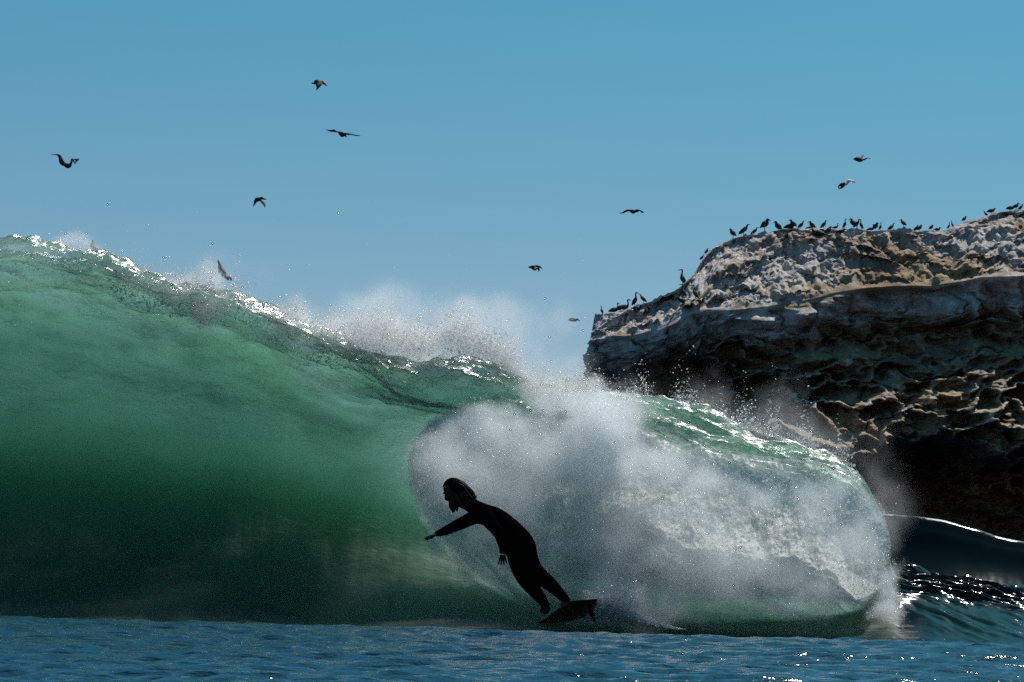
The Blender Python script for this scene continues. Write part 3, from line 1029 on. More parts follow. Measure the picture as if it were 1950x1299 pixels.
flying(1203, 402, 'bird gliding level with drooped wing tips, in mid sky left of the cliff top',
       [(-5, -1, 0, .05), (-1, 0, 0, .12), (3, 1, 0, .15), (7, 1, 0, .08), (9, 0, -.05, .06)],
       [[(-1, -2, 0, 1, 0), (-7, -4, -6, -1, .3), (-12, -3, -11, 0, .5), (-17, 0, -16, 2, .8), (-23, 1, -22, 2, 1.)],
        [(4, -1, 5, 2, 0), (9, -3, 11, 1, -.2), (13, -2, 14, 0, -.4), (19, 1, 18, 4, -.7), (23, 5, 22, 6, -1.)]])
flying(1018, 511, 'small dark bird with its wing pressed down, between the wave and the cliff',
       [(-12, -2, 0, .03), (-6, -2, 0, .11), (0, -1, 0, .18), (6, -3, 0, .13), (9, -3, 0, .08)],
       [[(-5, -3, 3, -2, 0), (-3, 0, 4, 0, -.2), (-2, 3, 2, 4, -.4), (-1, 6, 1, 6, -.5)],
        [(5, -2, 8, -2, 0), (6, 2, 9, 2, .2), (8, 5, 9, 5, .4)]],
       bill=[(8, -4, 0, .06), (12, -2, 0, .035), (15, 1, 0, .01)])
flying(1091, 609, 'small bird flying low and flat just left of the cliff edge',
       [(-9, 1, 0, .03), (-5, 0, 0, .10), (0, 0, 0, .13), (5, 1, 0, .09), (8, -1, 0, .08), (10, 0, 0, .05)],
       [[(-2, -1, 3, 0, 0), (0, -3, 2, -2, .5), (2, -5, 3, -4, 1.)], [(-4, 0, 2, 1, 0), (-6, 1, -2, 2, -.6), (-8, 1, -6, 2, -1.)]],
       bill=[(10, 0, 0, .04), (14, 2, 0, .01)])
flying(1635, 302, 'dark bird with one wing flicked up, highest above the cliff',
       [(-10, 2, 0, .03), (-5, 1, 0, .13), (1, 2, 0, .17), (6, 3, 0, .11), (9, 2, 0, .05)],
       [[(-3, 0, 3, 1, 0), (2, -4, 6, -2, .3), (7, -8, 9, -6, .6), (12, -11, 13, -10, .9)],
        [(2, 3, 6, 4, 0), (8, 2, 10, 4, -.4), (15, 1, 15, 2, -.8), (20, 3, 20, 4, -1.)]])
flying(1608, 348, 'banking bird with a pale underwing, just below another bird above the cliff',
       [(-12, 9, 0, .04), (-8, 7, 0, .15), (-4, 5, 0, .18), (-1, 2, 0, .12), (1, 0, 0, .06)],
       [[(-5, 4, -1, 6, 0), (2, -2, 5, 2, .2), (8, -9, 10, -4, .4), (17, -8, 17, -4, .7), (25, -6, 25, -5, 1.)],
        [(-8, 5, -4, 9, 0), (-11, 9, -8, 12, -.3), (-14, 14, -13, 15, -.6)]],
       wmat=[M_PALE, M_BIRD])

# ------------------------------------------------------------------ perched birds
frontv = Rpos.reshape(-1, 3)
vq = (frontv - np.array([0, 0, CAMH])) @ R_np
fpx = 975 + F * vq[:, 0] / -vq[:, 2]
fpy = 649.5 - F * vq[:, 1] / -vq[:, 2]
Trow = Rpos[:, 0]
tq = (Trow - np.array([0, 0, CAMH])) @ R_np
tpx = 975 + F * tq[:, 0] / -tq[:, 2]


def perched(px, py, hgt, pose, label, sky=True, mat=None, face=1):
    """hgt: height of the bird in photo pixels"""
    if sky:
        k = np.argmin(np.abs(tpx - px))
        base = Vector(Trow[k])
        base.y += 0.35
    else:
        k = np.argmin((fpx - px) ** 2 + (fpy - py) ** 2)
        base = Vector(frontv[k])
        base.y -= 0.12
    h = hgt * base.y / F
    f = face
    r = random.random
    if pose == 'up':          # upright neck, bill level
        ch = [(-.22 * f, 0, .10, .03), (-.14 * f, 0, .22, .09), (-.03 * f, 0, .38, .155), (.04 * f, 0, .52, .14), (.07 * f, 0, .64, .07), (.06 * f, 0, .78, .045), (.05 * f, 0, .90, .045), (.09 * f, 0, .965, .055), (.15 * f, 0, .965, .035), (.30 * f, 0, .93, .012)]
        legs = .22
    elif pose == 'hunch':     # head drawn in
        ch = [(-.42 * f, 0, .22, .03), (-.28 * f, 0, .34, .12), (-.05 * f, 0, .52, .24), (.12 * f, 0, .68, .22), (.18 * f, 0, .84, .12), (.22 * f, 0, .93, .10), (.30 * f, 0, .92, .06), (.48 * f, 0, .80, .02)]
        legs = .32
    elif pose == 'low':       # long body near level with the neck up at the front
        ch = [(-.75 * f, 0, .16, .03), (-.55 * f, 0, .22, .12), (-.2 * f, 0, .32, .22), (.1 * f, 0, .38, .20), (.26 * f, 0, .50, .10), (.28 * f, 0, .70, .06), (.24 * f, 0, .86, .055), (.28 * f, 0, .96, .07), (.36 * f, 0, .95, .04), (.52 * f, 0, .86, .015)]
        legs = .15
    elif pose == 'lean':      # leaning, wing half raised
        ch = [(-.38 * f, 0, .10, .03), (-.25 * f, 0, .25, .13), (0, 0, .48, .20), (.16 * f, 0, .66, .16), (.24 * f, 0, .80, .08), (.28 * f, 0, .94, .07), (.36 * f, 0, .98, .04), (.5 * f, 0, 1.0, .015)]
        legs = .3
    else:                     # 'rest' sitting flat
        ch = [(-.8 * f, 0, .25, .04), (-.5 * f, 0, .38, .2), (0, 0, .48, .34), (.35 * f, 0, .55, .27), (.52 * f, 0, .75, .14), (.60 * f, 0, .88, .12), (.75 * f, 0, .85, .05), (.95 * f, 0, .72, .02)]
        legs = .2
    a = (r() - .5) * .5
    ca, sa = math.cos(a), math.sin(a)
    jx = .85 + .3 * r()
    jt = (r() - .5) * .25
    pts = []
    for (x, y, z, rad) in ch:
        x2 = x * jx + z * jt * .5
        pts.append((x2 * ca * h, x2 * sa * h, z * h, rad * h * (.92 + .16 * r())))
    ref = interp(np.linspace(0, len(pts) - 1, 20), [(k, *q) for k, q in enumerate(pts)])
    chains = [[tuple(q) for q in ref]]
    # folded wing on each side, standing proud
    for sgn in (-1, 1):
        w = [pts[2], pts[1], pts[0]]
        wl = [(p[0] + sgn * .0, p[1] + sgn * p[3] * .75, p[2] + p[3] * .1, p[3] * k_) for p, k_ in zip(w, (.45, .5, .35))]
        chains.append([(pts[3][0], sgn * pts[3][3] * .7, pts[3][2], pts[3][3] * .3)] + wl)
        lx = pts[2][0] * .6
        chains.append([(lx, sgn * .05 * h, pts[2][2], .035 * h), (lx + .01, sgn * .06 * h, legs * .5 * h, .022 * h), (lx, sgn * .06 * h, -.03 * h, .02 * h), (lx + .10 * f * h, sgn * .07 * h, -.03 * h, .025 * h)])
    V, Fc = tube_mesh(chains, 8)
    o = mk('perched_bird', V, Fc, mat or M_BIRD)
    o.location = base
    o['label'] = label
    o['category'] = 'bird'
    o['group'] = 'birds perched on the sea cliff'
    return o


PB = [
    # px, base py, height px, pose, facing, skyline?, label
    (1146, 600, 16, 'up', -1, 1, 'bird standing alone on the outermost left tip of the cliff'),
    (1172, 599, 21, 'low', 1, 1, 'dark long-necked bird crouched second from the cliff tip, neck upright'),
    (1190, 596, 24, 'low', 1, 1, 'dark bird third from the cliff tip, stretching its neck up and right'),
    (1209, 589, 28, 'up', 1, 1, 'tall slim upright bird fourth from the cliff tip'),
    (1225, 582, 17, 'lean', -1, 1, 'stooping dark bird with pointed tail raised, fifth from the cliff tip'),
    (1212, 594, 14, 'rest', 1, 0, 'small dark bird just below the tall slim upright one'),
    (1231, 606, 22, 'hunch', 1, 0, 'dark hunched bird on the pale lip below the first five birds'),
    (1268, 576, 16, 'rest', 1, 0, 'dark bird resting flat where the lower ledge begins to climb'),
    (1300, 551, 32, 'up', -1, 1, 'largest upright bird with long neck, standing at the foot of the pale slope'),
    (1300, 567, 26, 'up', -1, 0, 'upright bird directly below the largest upright one'),
    (1324, 570, 28, 'up', -1, 0, 'pale headed upright bird against the dark cleft of the ledge'),
    (1300, 580, 15, 'rest', -1, 0, 'dark bird sitting on the ledge left of two sitting birds'),
    (1310, 590, 14, 'rest', 1, 0, 'dark bird sitting at the front of the ledge, lowest of its cluster'),
    (1330, 582, 15, 'rest', 1, 0, 'dark bird sitting at the right end of the ledge cluster'),
    (1337, 503, 11, 'lean', 1, 1, 'tiny bird halfway up the pale slope, lower of two'),
    (1346, 491, 12, 'lean', 1, 1, 'tiny bird halfway up the pale slope, upper of two'),
    (1397, 463, 18, 'hunch', -1, 1, 'round hunched bird, first where the summit ridge begins'),
    (1416, 457, 22, 'lean', 1, 1, 'stout leaning bird, second from the left on the summit ridge'),
    (1437, 449, 16, 'lean', 1, 1, 'small slanting bird, third from the left on the summit ridge'),
    (1457, 448, 24, 'hunch', 1, 1, 'broadest and darkest bird on the left part of the summit ridge'),
    (1483, 446, 22, 'hunch', -1, 1, 'upright bird to the right of the broadest ridge bird'),
    (1498, 456, 16, 'up', 1, 0, 'thin bird standing slightly below the ridge line near its left part'),
    (1504, 440, 15, 'rest', 1, 1, 'flat dark bird of a touching pair on the ridge, the left one'),
    (1511, 442, 17, 'hunch', -1, 1, 'bird of a touching pair on the ridge, the right one'),
    (1525, 436, 16, 'lean', 1, 1, 'slender bird leaning right, alone after the touching pair'),
    (1542, 436, 16, 'low', 1, 1, 'bird with a long low body, just left of the ridge midpoint'),
    (1548, 440, 17, 'hunch', -1, 1, 'hunched bird partly overlapping the long low bodied one'),
    (1568, 436, 17, 'lean', 1, 1, 'leaning dark bird standing above two birds on the slope'),
    (1557, 451, 17, 'rest', -1, 0, 'dark bird resting on the pale slope below the ridge, left one of three'),
    (1578, 448, 17, 'hunch', 1, 0, 'bird standing on the pale slope below the ridge, middle one of three'),
    (1600, 447, 11, 'rest', 1, 0, 'oval dark bird lying on the pale slope below the ridge, right one of three'),
    (1594, 434, 12, 'low', 1, 1, 'small low bird left of the one that stretches highest'),
    (1610, 434, 20, 'up', 1, 1, 'thin bird stretching highest on the middle of the ridge'),
    (1626, 436, 20, 'hunch', -1, 1, 'dark upright bird, left of a tight trio on the ridge'),
    (1632, 436, 18, 'lean', 1, 1, 'middle bird of a tight trio on the ridge'),
    (1641, 435, 20, 'up', -1, 1, 'slim bird on the right of a tight trio on the ridge'),
    (1661, 437, 15, 'low', 1, 1, 'left bird of a dark cluster right of the ridge midpoint'),
    (1668, 437, 17, 'hunch', 1, 1, 'middle and darkest bird of the cluster right of the ridge midpoint'),
    (1678, 437, 16, 'up', 1, 1, 'right bird of the cluster right of the ridge midpoint'),
    (1697, 438, 16, 'lean', 1, 1, 'single leaning bird between the dark cluster and the sparse right row'),
    (1721, 440, 15, 'hunch', -1, 1, 'pale blurred bird, first of the sparse row on the right ridge'),
    (1744, 440, 14, 'lean', 1, 1, 'left bird of a pair on the sparse right row'),
    (1753, 440, 14, 'hunch', 1, 1, 'right bird of a pair on the sparse right row'),
    (1775, 440, 12, 'hunch', 1, 1, 'small bird after the pair on the right ridge'),
    (1786, 441, 10, 'rest', 1, 1, 'low sitting bird just left of where the ridge starts climbing again'),
    (1808, 438, 14, 'up', 1, 1, 'thin upright bird where the ridge starts climbing again, left one of two'),
    (1815, 438, 13, 'up', -1, 1, 'thin upright bird where the ridge starts climbing again, right one of two'),
    (1838, 431, 12, 'hunch', 1, 1, 'lone bird on the rising step of the right ridge'),
    (1879, 415, 12, 'lean', -1, 1, 'bird on the high right shoulder of the ridge, outer one of two'),
    (1889, 414, 11, 'rest', 1, 1, 'flat bird on the high right shoulder of the ridge, inner one of two'),
    (1925, 409, 12, 'rest', 1, 1, 'sitting bird left of three near the highest corner of the cliff'),
    (1936, 407, 14, 'hunch', 1, 1, 'middle one of three birds near the highest corner of the cliff'),
    (1945, 405, 14, 'lean', 1, 1, 'bird nearest the right edge, at the highest corner of the cliff'),
]
for (px, py, hg, pose, fc, sk_, lab) in PB:
    perched(px, py, hg, pose, lab, bool(sk_), M_BROWN if 'pale' in lab[:6] else None, fc)

# ------------------------------------------------------------------ surfer
DS = 39.2
ZS = F / DS


def Z2(x, y, dy=0.0):
    """a point measured on an enlarged crop of the photograph, at depth DS + dy"""
    q = P(750 + x / 3.711, 880 + y / 3.711, DS)
    return Vector((q[0], DS + dy, q[2]))


def skin(nodes, edges, root, levels=2, fat=1.0):
    names = list(nodes)
    me = bpy.data.meshes.new('tmp')
    bm_ = bmesh.new()
    ly = bm_.verts.layers.skin.verify()
    vs_ = {}
    for n_ in names:
        co, r_ = nodes[n_]
        v_ = bm_.verts.new(co)
        rr = r_ if isinstance(r_, tuple) else (r_, r_)
        rr = (rr[0] * fat, rr[1] * fat)
        v_[ly].radius = rr
        v_[ly].use_root = (n_ == root)
        vs_[n_] = v_
    for a_, b_ in edges:
        bm_.edges.new((vs_[a_], vs_[b_]))
    bm_.to_mesh(me)
    bm_.free()
    o = bpy.data.objects.new('tmp', me)
    C.objects.link(o)
    k_ = o.modifiers.new('s', 'SKIN')
    k_.use_smooth_shade = True
    k_.branch_smoothing = 0.6
    sb_ = o.modifiers.new('b', 'SUBSURF')
    sb_.levels = sb_.render_levels = levels
    dg = bpy.context.evaluated_depsgraph_get()
    res = bpy.data.meshes.new_from_object(o.evaluated_get(dg))
    V_ = [v_.co.copy() for v_ in res.vertices]
    F_ = [tuple(p_.vertices) for p_ in res.polygons]
    bpy.data.objects.remove(o)
    return V_, F_


nodes = {
    'pelvis': (Z2(900, 505, 0), (.135, .125)),
    'waist': (Z2(808, 440, .0), (.125, .105)),
    'chest': (Z2(705, 385, .02), (.14, .125)),
    'upper': (Z2(610, 350, .03), (.13, .11)),
    'neck': (Z2(548, 305, .03), (.062, .062)),
    'headb': (Z2(495, 270, .02), (.075, .078)),
    'headm': (Z2(452, 235, .0), (.092, .088)),
    'headt': (Z2(428, 195, .0), (.072, .07)),
    'shF': (Z2(560, 385, .10), .070),
    'uaF': (Z2(490, 425, .13), .054),
    'elF': (Z2(410, 462, .16), .044),
    'faF': (Z2(360, 487, .16), .040),
    'wrF': (Z2(312, 503, .15), .027),
    'plF': (Z2(282, 512, .15), (.036, .018)),
    'shB': (Z2(640, 385, -.14), .072),
    'uaB': (Z2(690, 440, -.20), .056),
    'elB': (Z2(745, 505, -.24), .045),
    'faB': (Z2(762, 560, -.24), .042),
    'wrB': (Z2(772, 622, -.23), .028),
    'wlB': (Z2(771, 636, -.23), .030),
    'plB': (Z2(770, 652, -.23), (.038, .022)),
    'hipF': (Z2(882, 590, -.09), .118),
    'thF': (Z2(880, 710, -.10), .098),
    'knF': (Z2(925, 825, -.08), .070),
    'caF': (Z2(985, 895, .02), .062),
    'anF': (Z2(1062, 990, .14), .040),
    'heF': (Z2(1083, 1040, .18), .042),
    'toF': (Z2(1045, 1068, .12), (.045, .025)),
    'hipB': (Z2(925, 580, .09), .115),
    'thB': (Z2(935, 680, .10), .096),
    'knB': (Z2(1000, 785, .06), .070),
    'caB': (Z2(1085, 845, -.02), .066),
    'cbB': (Z2(1150, 905, -.06), .050),
    'anB': (Z2(1208, 968, -.08), .038),
    'heB': (Z2(1235, 1000, -.08), .042),
    'toB': (Z2(1180, 1022, -.12), (.045, .025)),
}
edges = [('pelvis', 'waist'), ('waist', 'chest'), ('chest', 'upper'), ('upper', 'neck'), ('neck', 'headb'), ('headb', 'headm'), ('headm', 'headt'),
         ('upper', 'shF'), ('shF', 'uaF'), ('uaF', 'elF'), ('elF', 'faF'), ('faF', 'wrF'), ('wrF', 'plF'),
         ('upper', 'shB'), ('shB', 'uaB'), ('uaB', 'elB'), ('elB', 'faB'), ('faB', 'wrB'), ('wrB', 'wlB'), ('wlB', 'plB'),
         ('pelvis', 'hipF'), ('hipF', 'thF'), ('thF', 'knF'), ('knF', 'caF'), ('caF', 'anF'), ('anF', 'heF'), ('heF', 'toF'),
         ('pelvis', 'hipB'), ('hipB', 'thB'), ('thB', 'knB'), ('knB', 'caB'), ('caB', 'cbB'), ('cbB', 'anB'), ('anB', 'heB'), ('heB', 'toB')]
BV, BF = skin(nodes, edges, 'pelvis', 2, 1.17)


def add_geo(V_, F_):
    b_ = len(BV)
    BV.extend(V_)
    BF.extend(tuple(i_ + b_ for i_ in f_) for f_ in F_)


def finger(a, b, c, d_):
    n_ = {'a': (a, .0115), 'b': (b, .010), 'c': (c, .009), 'd': (d_, .0065)}
    add_geo(*skin(n_, [('a', 'b'), ('b', 'c'), ('c', 'd')], 'a', 1))


# front hand reaching left, palm down
for k, (ln, sp, dz) in enumerate([(.92, .045, 4), (1.0, .018, 0), (.95, -.01, 3), (.8, -.035, 8)]):
    b0 = Z2(292, 512, .15)
    off = Vector((0, sp, 0))
    finger(b0 + off * .8, Z2(292 - 30 * ln, 520 + dz * .3, .15) + off, Z2(292 - 58 * ln, 530 + dz, .15) + off * 1.15, Z2(292 - 80 * ln, 540 + dz * 1.5, .15) + off * 1.25)
finger(Z2(300, 510, .10), Z2(285, 520, .085), Z2(270, 533, .08), Z2(258, 543, .08))
# rear hand hanging, fingers apart
for k, (ex, ln) in enumerate([(-28, .92), (-10, 1.0), (10, .96), (28, .82)]):
    finger(Z2(770 + ex * .35, 655, -.23), Z2(768 + ex * .6, 655 + 30 * ln, -.235), Z2(768 + ex * .9, 655 + 55 * ln, -.225), Z2(768 + ex * 1.1, 655 + 78 * ln, -.21))
finger(Z2(785, 640, -.23), Z2(798, 655, -.25), Z2(806, 672, -.25), Z2(810, 690, -.24))


def ball(c, r3, M=None, seg=14, rings=9):
    V_, F_ = [], []
    for i_ in range(rings + 1):
        th = math.pi * i_ / rings
        for j_ in range(seg):
            ph = 2 * math.pi * j_ / seg
            p_ = Vector((math.sin(th) * math.cos(ph) * r3[0], math.sin(th) * math.sin(ph) * r3[1], math.cos(th) * r3[2]))
            if M is not None:
                p_ = M @ p_
            V_.append(Vector(c) + p_)
    for i_ in range(rings):
        for j_ in range(seg):
            j2 = (j_ + 1) % seg
            F_.append((i_ * seg + j_, (i_ + 1) * seg + j_, (i_ + 1) * seg + j2, i_ * seg + j2))
    return V_, F_


# head frame: face looks left, a little down and towards the camera
hc = Z2(440, 225, 0)
fwd = Vector((-.80, -.48, -.36)).normalized()
hup = (Vector((-.25, 0, 1)) - fwd * Vector((-.25, 0, 1)).dot(fwd)).normalized()
hsd = fwd.cross(hup)
HM = Matrix((hsd, fwd, hup)).transposed()


def hp(s_, f_, u_):
    return hc + hsd * s_ + fwd * f_ + hup * u_


add_geo(*ball(hp(0, .015, .03), (.076, .093, .10), HM, 18, 12))          # skull
add_geo(*ball(hp(0, .045, -.055), (.055, .055, .065), HM))               # jaw
add_geo(*ball(hp(0, .108, -.005), (.014, .022, .026), HM, 8, 6))         # nose
add_geo(*ball(hp(0, .098, .045), (.05, .014, .012), HM, 10, 6))          # brow
for s_ in (-1, 1):
    add_geo(*ball(hp(s_ * .078, .0, .0), (.010, .018, .030), HM, 8, 6))  # ears


def simple_mat(name, col, rough, spec=0.5, bump=None):
    m = NT(name)
    v = m.coord((1, 1, 1))
    n = m.noise(bump or 30, 5, 0.6, v)
    c = m.mixc(m.math('MULTIPLY', n, 0.5), (*[q * 1.3 for q in col], 1), (*[q * .6 for q in col], 1))
    bp = m.n('ShaderNodeBump', {'Strength': 0.25, 'Distance': 0.01, 'Height': n})
    p = m.n('ShaderNodeBsdfPrincipled', {'Base Color': c, 'Roughness': rough, 'Normal': bp.outputs[0]})
    p.inputs['Specular IOR Level'].default_value = spec
    m.link(p.outputs[0], m.out.inputs[0])
    return m.m


M_SUIT = simple_mat('black_neoprene', (0.002, 0.002, 0.0025), 0.7, 0.0, 22)
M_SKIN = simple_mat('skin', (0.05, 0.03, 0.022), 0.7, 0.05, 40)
M_HAIR = simple_mat('dark_hair', (0.004, 0.003, 0.0025), 0.7, 0.06, 60)
person = empty('person', Z2(1140, 1050, 0), 'surfer in a black full wetsuit crouching and leaning left on a small board', 'person')
inv = -person.location
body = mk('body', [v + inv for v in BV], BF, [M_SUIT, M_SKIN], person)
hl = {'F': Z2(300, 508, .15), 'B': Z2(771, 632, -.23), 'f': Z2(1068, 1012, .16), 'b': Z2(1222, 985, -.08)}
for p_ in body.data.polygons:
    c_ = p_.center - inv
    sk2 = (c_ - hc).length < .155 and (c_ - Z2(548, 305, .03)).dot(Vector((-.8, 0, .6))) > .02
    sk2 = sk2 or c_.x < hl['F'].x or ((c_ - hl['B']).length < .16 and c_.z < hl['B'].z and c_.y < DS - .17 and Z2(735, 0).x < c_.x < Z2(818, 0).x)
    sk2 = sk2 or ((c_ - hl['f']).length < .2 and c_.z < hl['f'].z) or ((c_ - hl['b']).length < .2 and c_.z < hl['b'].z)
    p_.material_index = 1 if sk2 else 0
# hair: shoulder-length clumps from the crown over the back of the head
rr_ = random.Random(5)
ch = []
for k in range(330):
    an = rr_.uniform(-math.pi, math.pi)
    el = rr_.uniform(.15, 1.5)
    s0, f0, u0 = math.sin(an) * math.cos(el) * .08, math.cos(an) * math.cos(el) * .095, math.sin(el) * .105
    if f0 > .055 and u0 < .10:
        continue
    st = hp(s0, f0 + .01, u0 + .03)
    back_ = (hp(0, -.10, 0) - hc)
    out_ = (st - hc).normalized()
    mid = st + out_ * .014 + back_ * .30 - hup * .03
    en = mid + back_ * .30 - hup * rr_.uniform(.07, .13) + out_ * .012
    en2 = en + Vector((.02, 0, -.02)) + Vector([rr_.uniform(-.012, .012) for _ in range(3)])
    pts = [st - out_ * .01, st + out_ * .012, mid, en, en2]
    ch.append([(*(p_ + inv), r_) for p_, r_ in zip(pts, (.010, .011, .010, .008, .003))])
V, Fc = tube_mesh(ch, 6)
mk('hair', V, Fc, M_HAIR, person)
ch = []
for k in range(70):
    s0 = rr_.uniform(-.055, .055)
    st = hp(s0, .085 - abs(s0) * .7, rr_.uniform(-.085, -.045))
    ch.append([(*(st + inv), .012), (*(st + fwd * .02 - hup * .03 + inv), .011), (*(st + fwd * .015 - hup * rr_.uniform(.05, .075) + inv), .004)])
V, Fc = tube_mesh(ch, 6)
mk('beard', V, Fc, M_HAIR, person)
M_EYE = simple_mat('eye', (0.06, 0.06, 0.06), 0.3, 0.2, 90)
for s_ in (-1, 1):
    V, Fc = ball(hp(s_ * .032, .093, .018) + inv, (.013, .010, .011), HM, 8, 6)
    mk('eye', V, Fc, M_EYE, person)

# ------------------------------------------------------------------ surfboard
def mat_board():
    m = NT('board_resin')
    v = m.coord((1, 1, 1))
    n = m.noise(5, 4, .6, v)
    c = m.ramp(n, [(.35, (0.05, 0.035, 0.016)), (.65, (0.08, 0.055, 0.025))])
    p = m.n('ShaderNodeBsdfPrincipled', {'Base Color': c, 'Roughness': 0.25})
    m.link(p.outputs[0], m.out.inputs[0])
    return m.m


bl_ = Vector((-.27, .93, -.25)).normalized()          # towards the nose
bn = Vector((-.22, .36, .91))
bn = (bn - bl_ * bn.dot(bl_)).normalized()
bw_ = bl_.cross(bn)                                   # towards the right rail
btail = Z2(1345, 985, -.30)
board = empty('surfboard', btail, 'short brown surfboard tilted on its edge under the surfer', 'surfboard')
NL = 40
V, Fc = [], []
SEC = 16
for k in range(NL):
    t = k / (NL - 1)
    ww = .20 * (1 - abs((t - .45) / .56) ** 2.6) ** .62 if t < .999 else .004
    ww = max(ww, .09 * (1 - t * 5) if t < .2 else .004)
    rock = .05 * ((t - .4) / .6) ** 2 * (2.2 if t > .4 else .7)
    th = .024 * (1 - abs(2 * t - 1) ** 3) + .006
    cpos = bl_ * (t * 1.16) + bn * rock
    for s_ in range(SEC):
        a = 2 * math.pi * s_ / SEC
        V.append(cpos + bw_ * (math.cos(a) * ww) + bn * (math.copysign(abs(math.sin(a)) ** .8, math.sin(a)) * th))
for k in range(NL - 1):
    for s_ in range(SEC):
        s2 = (s_ + 1) % SEC
        Fc.append((k * SEC + s_, k * SEC + s2, (k + 1) * SEC + s2, (k + 1) * SEC + s_))
Fc.append(tuple(range(SEC))[::-1])
Fc.append(tuple((NL - 1) * SEC + s_ for s_ in range(SEC)))
mk('deck', V, Fc, mat_board(), board)
M_FIN = simple_mat('black_fin', (0.01, 0.01, 0.011), .35)
for (tl, tw) in ((.10, 0), (.26, -.15), (.26, .15)):
    b0 = bl_ * tl + bw_ * tw - bn * .01
    prof_ = [(0, 0), (.11, 0), (.06, -.07), (.0, -.12), (-.035, -.13), (-.02, -.08)]
    V = []
    for sgn in (-1, 1):
        for (a, b) in prof_:
            V.append(b0 + bl_ * a + bn * b + bw_ * (.005 * sgn))
    n_ = len(prof_)
    Fc = [tuple(range(n_))[::-1], tuple(range(n_, 2 * n_))] + [(k, (k + 1) % n_, n_ + (k + 1) % n_, n_ + k) for k in range(n_)]
    mk('fin', V, Fc, M_FIN, board, False)


# ------------------------------------------------------------------ flying drops
def drops(name, pts, sizes, mat, seed):
    """each drop is a small eight-sided bead, all joined: nobody could count them"""
    r = np.random.default_rng(seed)
    n = len(pts)
    base = np.array([(1, 0, 0), (-1, 0, 0), (0, 1, 0), (0, -1, 0), (0, 0, 1), (0, 0, -1)], float)
    fc = np.array([(0, 2, 4), (2, 1, 4), (1, 3, 4), (3, 0, 4), (2, 0, 5), (1, 2, 5), (3, 1, 5), (0, 3, 5)])
    q = r.normal(size=(n, 3, 3))
    q, _ = np.linalg.qr(q)
    st = r.uniform(.6, 1.7, (n, 1, 3))
    v = (base[None] * st) @ q
    v = v * sizes[:, None, None] + pts[:, None]
    co = v.reshape(-1, 3).astype(np.float32)
    f = (fc[None] + 6 * np.arange(n)[:, None, None]).reshape(-1, 3)
    me = bpy.data.meshes.new(name)
    raw_mesh(me, co, f)
    me.shade_smooth()
    me.materials.append(mat)
    o = bpy.data.objects.new(name, me)
    C.objects.link(o)
    o['kind'] = 'stuff'
    return o


def mat_drop():
    m = NT('water_drops')
    d_ = m.n('ShaderNodeBsdfDiffuse', {'Color': (0.92, 0.94, 0.94, 1)})
    t_ = m.n('ShaderNodeBsdfTranslucent', {'Color': (0.92, 0.95, 0.95, 1)})
    g_ = m.n('ShaderNodeBsdfGlossy', {'Color': (1, 1, 1, 1), 'Roughness': 0.15})
    a = m.n('ShaderNodeMixShader', {0: 0.6, 1: d_.outputs[0], 2: t_.outputs[0]})
    b = m.n('ShaderNodeMixShader', {0: 0.12, 1: a.outputs[0], 2: g_.outputs[0]})
    c = m.n('ShaderNodeMixShader', {0: 0.72, 1: m.n('ShaderNodeBsdfTransparent').outputs[0], 2: b.outputs[0]})
    m.link(c.outputs[0], m.out.inputs[0])
    return m.m


M_DROP = mat_drop()
rg = np.random.default_rng(31)


def sample_field(den_, G_, n, power=1.0, spread=.03):
    w = (den_.reshape(-1).astype(np.float64)) ** power
    k = rg.choice(len(w), n, p=w / w.sum())
    pts = np.stack([g.reshape(-1)[k] for g in G_], 1).astype(float)
    return pts + rg.normal(0, spread, pts.shape)


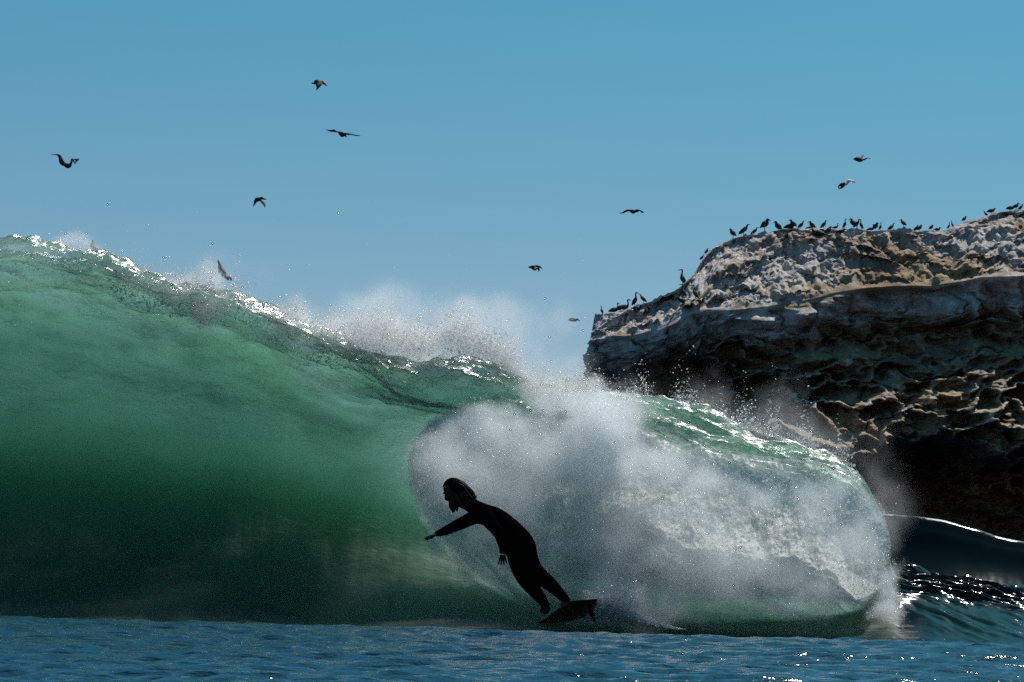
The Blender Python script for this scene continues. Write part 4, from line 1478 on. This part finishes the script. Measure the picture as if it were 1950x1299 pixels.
# the outer shell of the whitewater holds most drops
gxx = np.abs(np.diff(den, axis=1, prepend=0))
p1 = sample_field(gxx, G, 50000, 1.0, .03)
bw1 = np.clip(cov, 0, 1).reshape(-1) * (0.3 + np.clip(bn1, 0, 2).reshape(-1))
kb = rg.choice(bw1.size, 70000, p=bw1 / bw1.sum())
pb1 = Bpos.reshape(-1, 3)[kb] + rg.normal(0, .012, (70000, 3)) + np.array([0, -1, 0]) * rg.exponential(.04, 70000)[:, None]
p1 = np.concatenate([p1, pb1])
s1 = np.clip(rg.lognormal(-6.0, .4, len(p1)), .002, .016)
drops('whitewater_drops', p1, s1, M_DROP, 1)
p2 = sample_field(den2, G2, 60000, 2.6, .05)
p2[:, 2] += np.abs(rg.normal(0, .05, len(p2)))
s2 = np.clip(rg.lognormal(-5.8, .5, len(p2)), .002, .018)
# beads thrown off the crest along the whole wave
NC3 = 30000
kx = rg.uniform(-100, 1635, NC3)
clump = np.interp(kx, np.linspace(-100, 1720, 90), rg.random(90) ** 1.6)
kx = np.where(rg.random(NC3) < clump * 1.3, kx, rg.uniform(220, 760, NC3))
cy2 = interp(kx, crest)[:, 0]
up_ = rg.exponential(5 + 22 * clump) - 1
p3 = np.array([P(a, b - c, D0 + e_) for a, b, c, e_ in zip(kx, cy2, up_, rg.uniform(-.3, .7, NC3))])
s3 = np.clip(rg.lognormal(-5.6, .5, NC3), .002, .018)
# fan of water thrown off the tail of the board
tu = rg.random(16000)
fa = np.array([P(1118 + 175 * a + rg.normal(0, 5), 1190 - 62 * (1 - a) ** 1.3 * b ** 0.7 + 12 * a - 4, D0 - 2.55 + rg.normal(0, .08)) for a, b in zip(tu ** 1.3, rg.random(16000))])
p3 = np.concatenate([p3, fa])
s3 = np.concatenate([s3, np.clip(rg.lognormal(-5.6, .4, 16000), .002, .012)])
# loose sparse beads higher up
p4 = np.array([P(a, b, D0 + c) for a, b, c in zip(rg.uniform(0, 1150, 500), rg.uniform(380, 640, 500), rg.uniform(-1, 1, 500))])
s4 = np.clip(rg.lognormal(-5.6, .4, 500), .002, .008)
drops('crest_drops', np.concatenate([p2, p3, p4]), np.concatenate([s2, s3, s4]), M_DROP, 2)
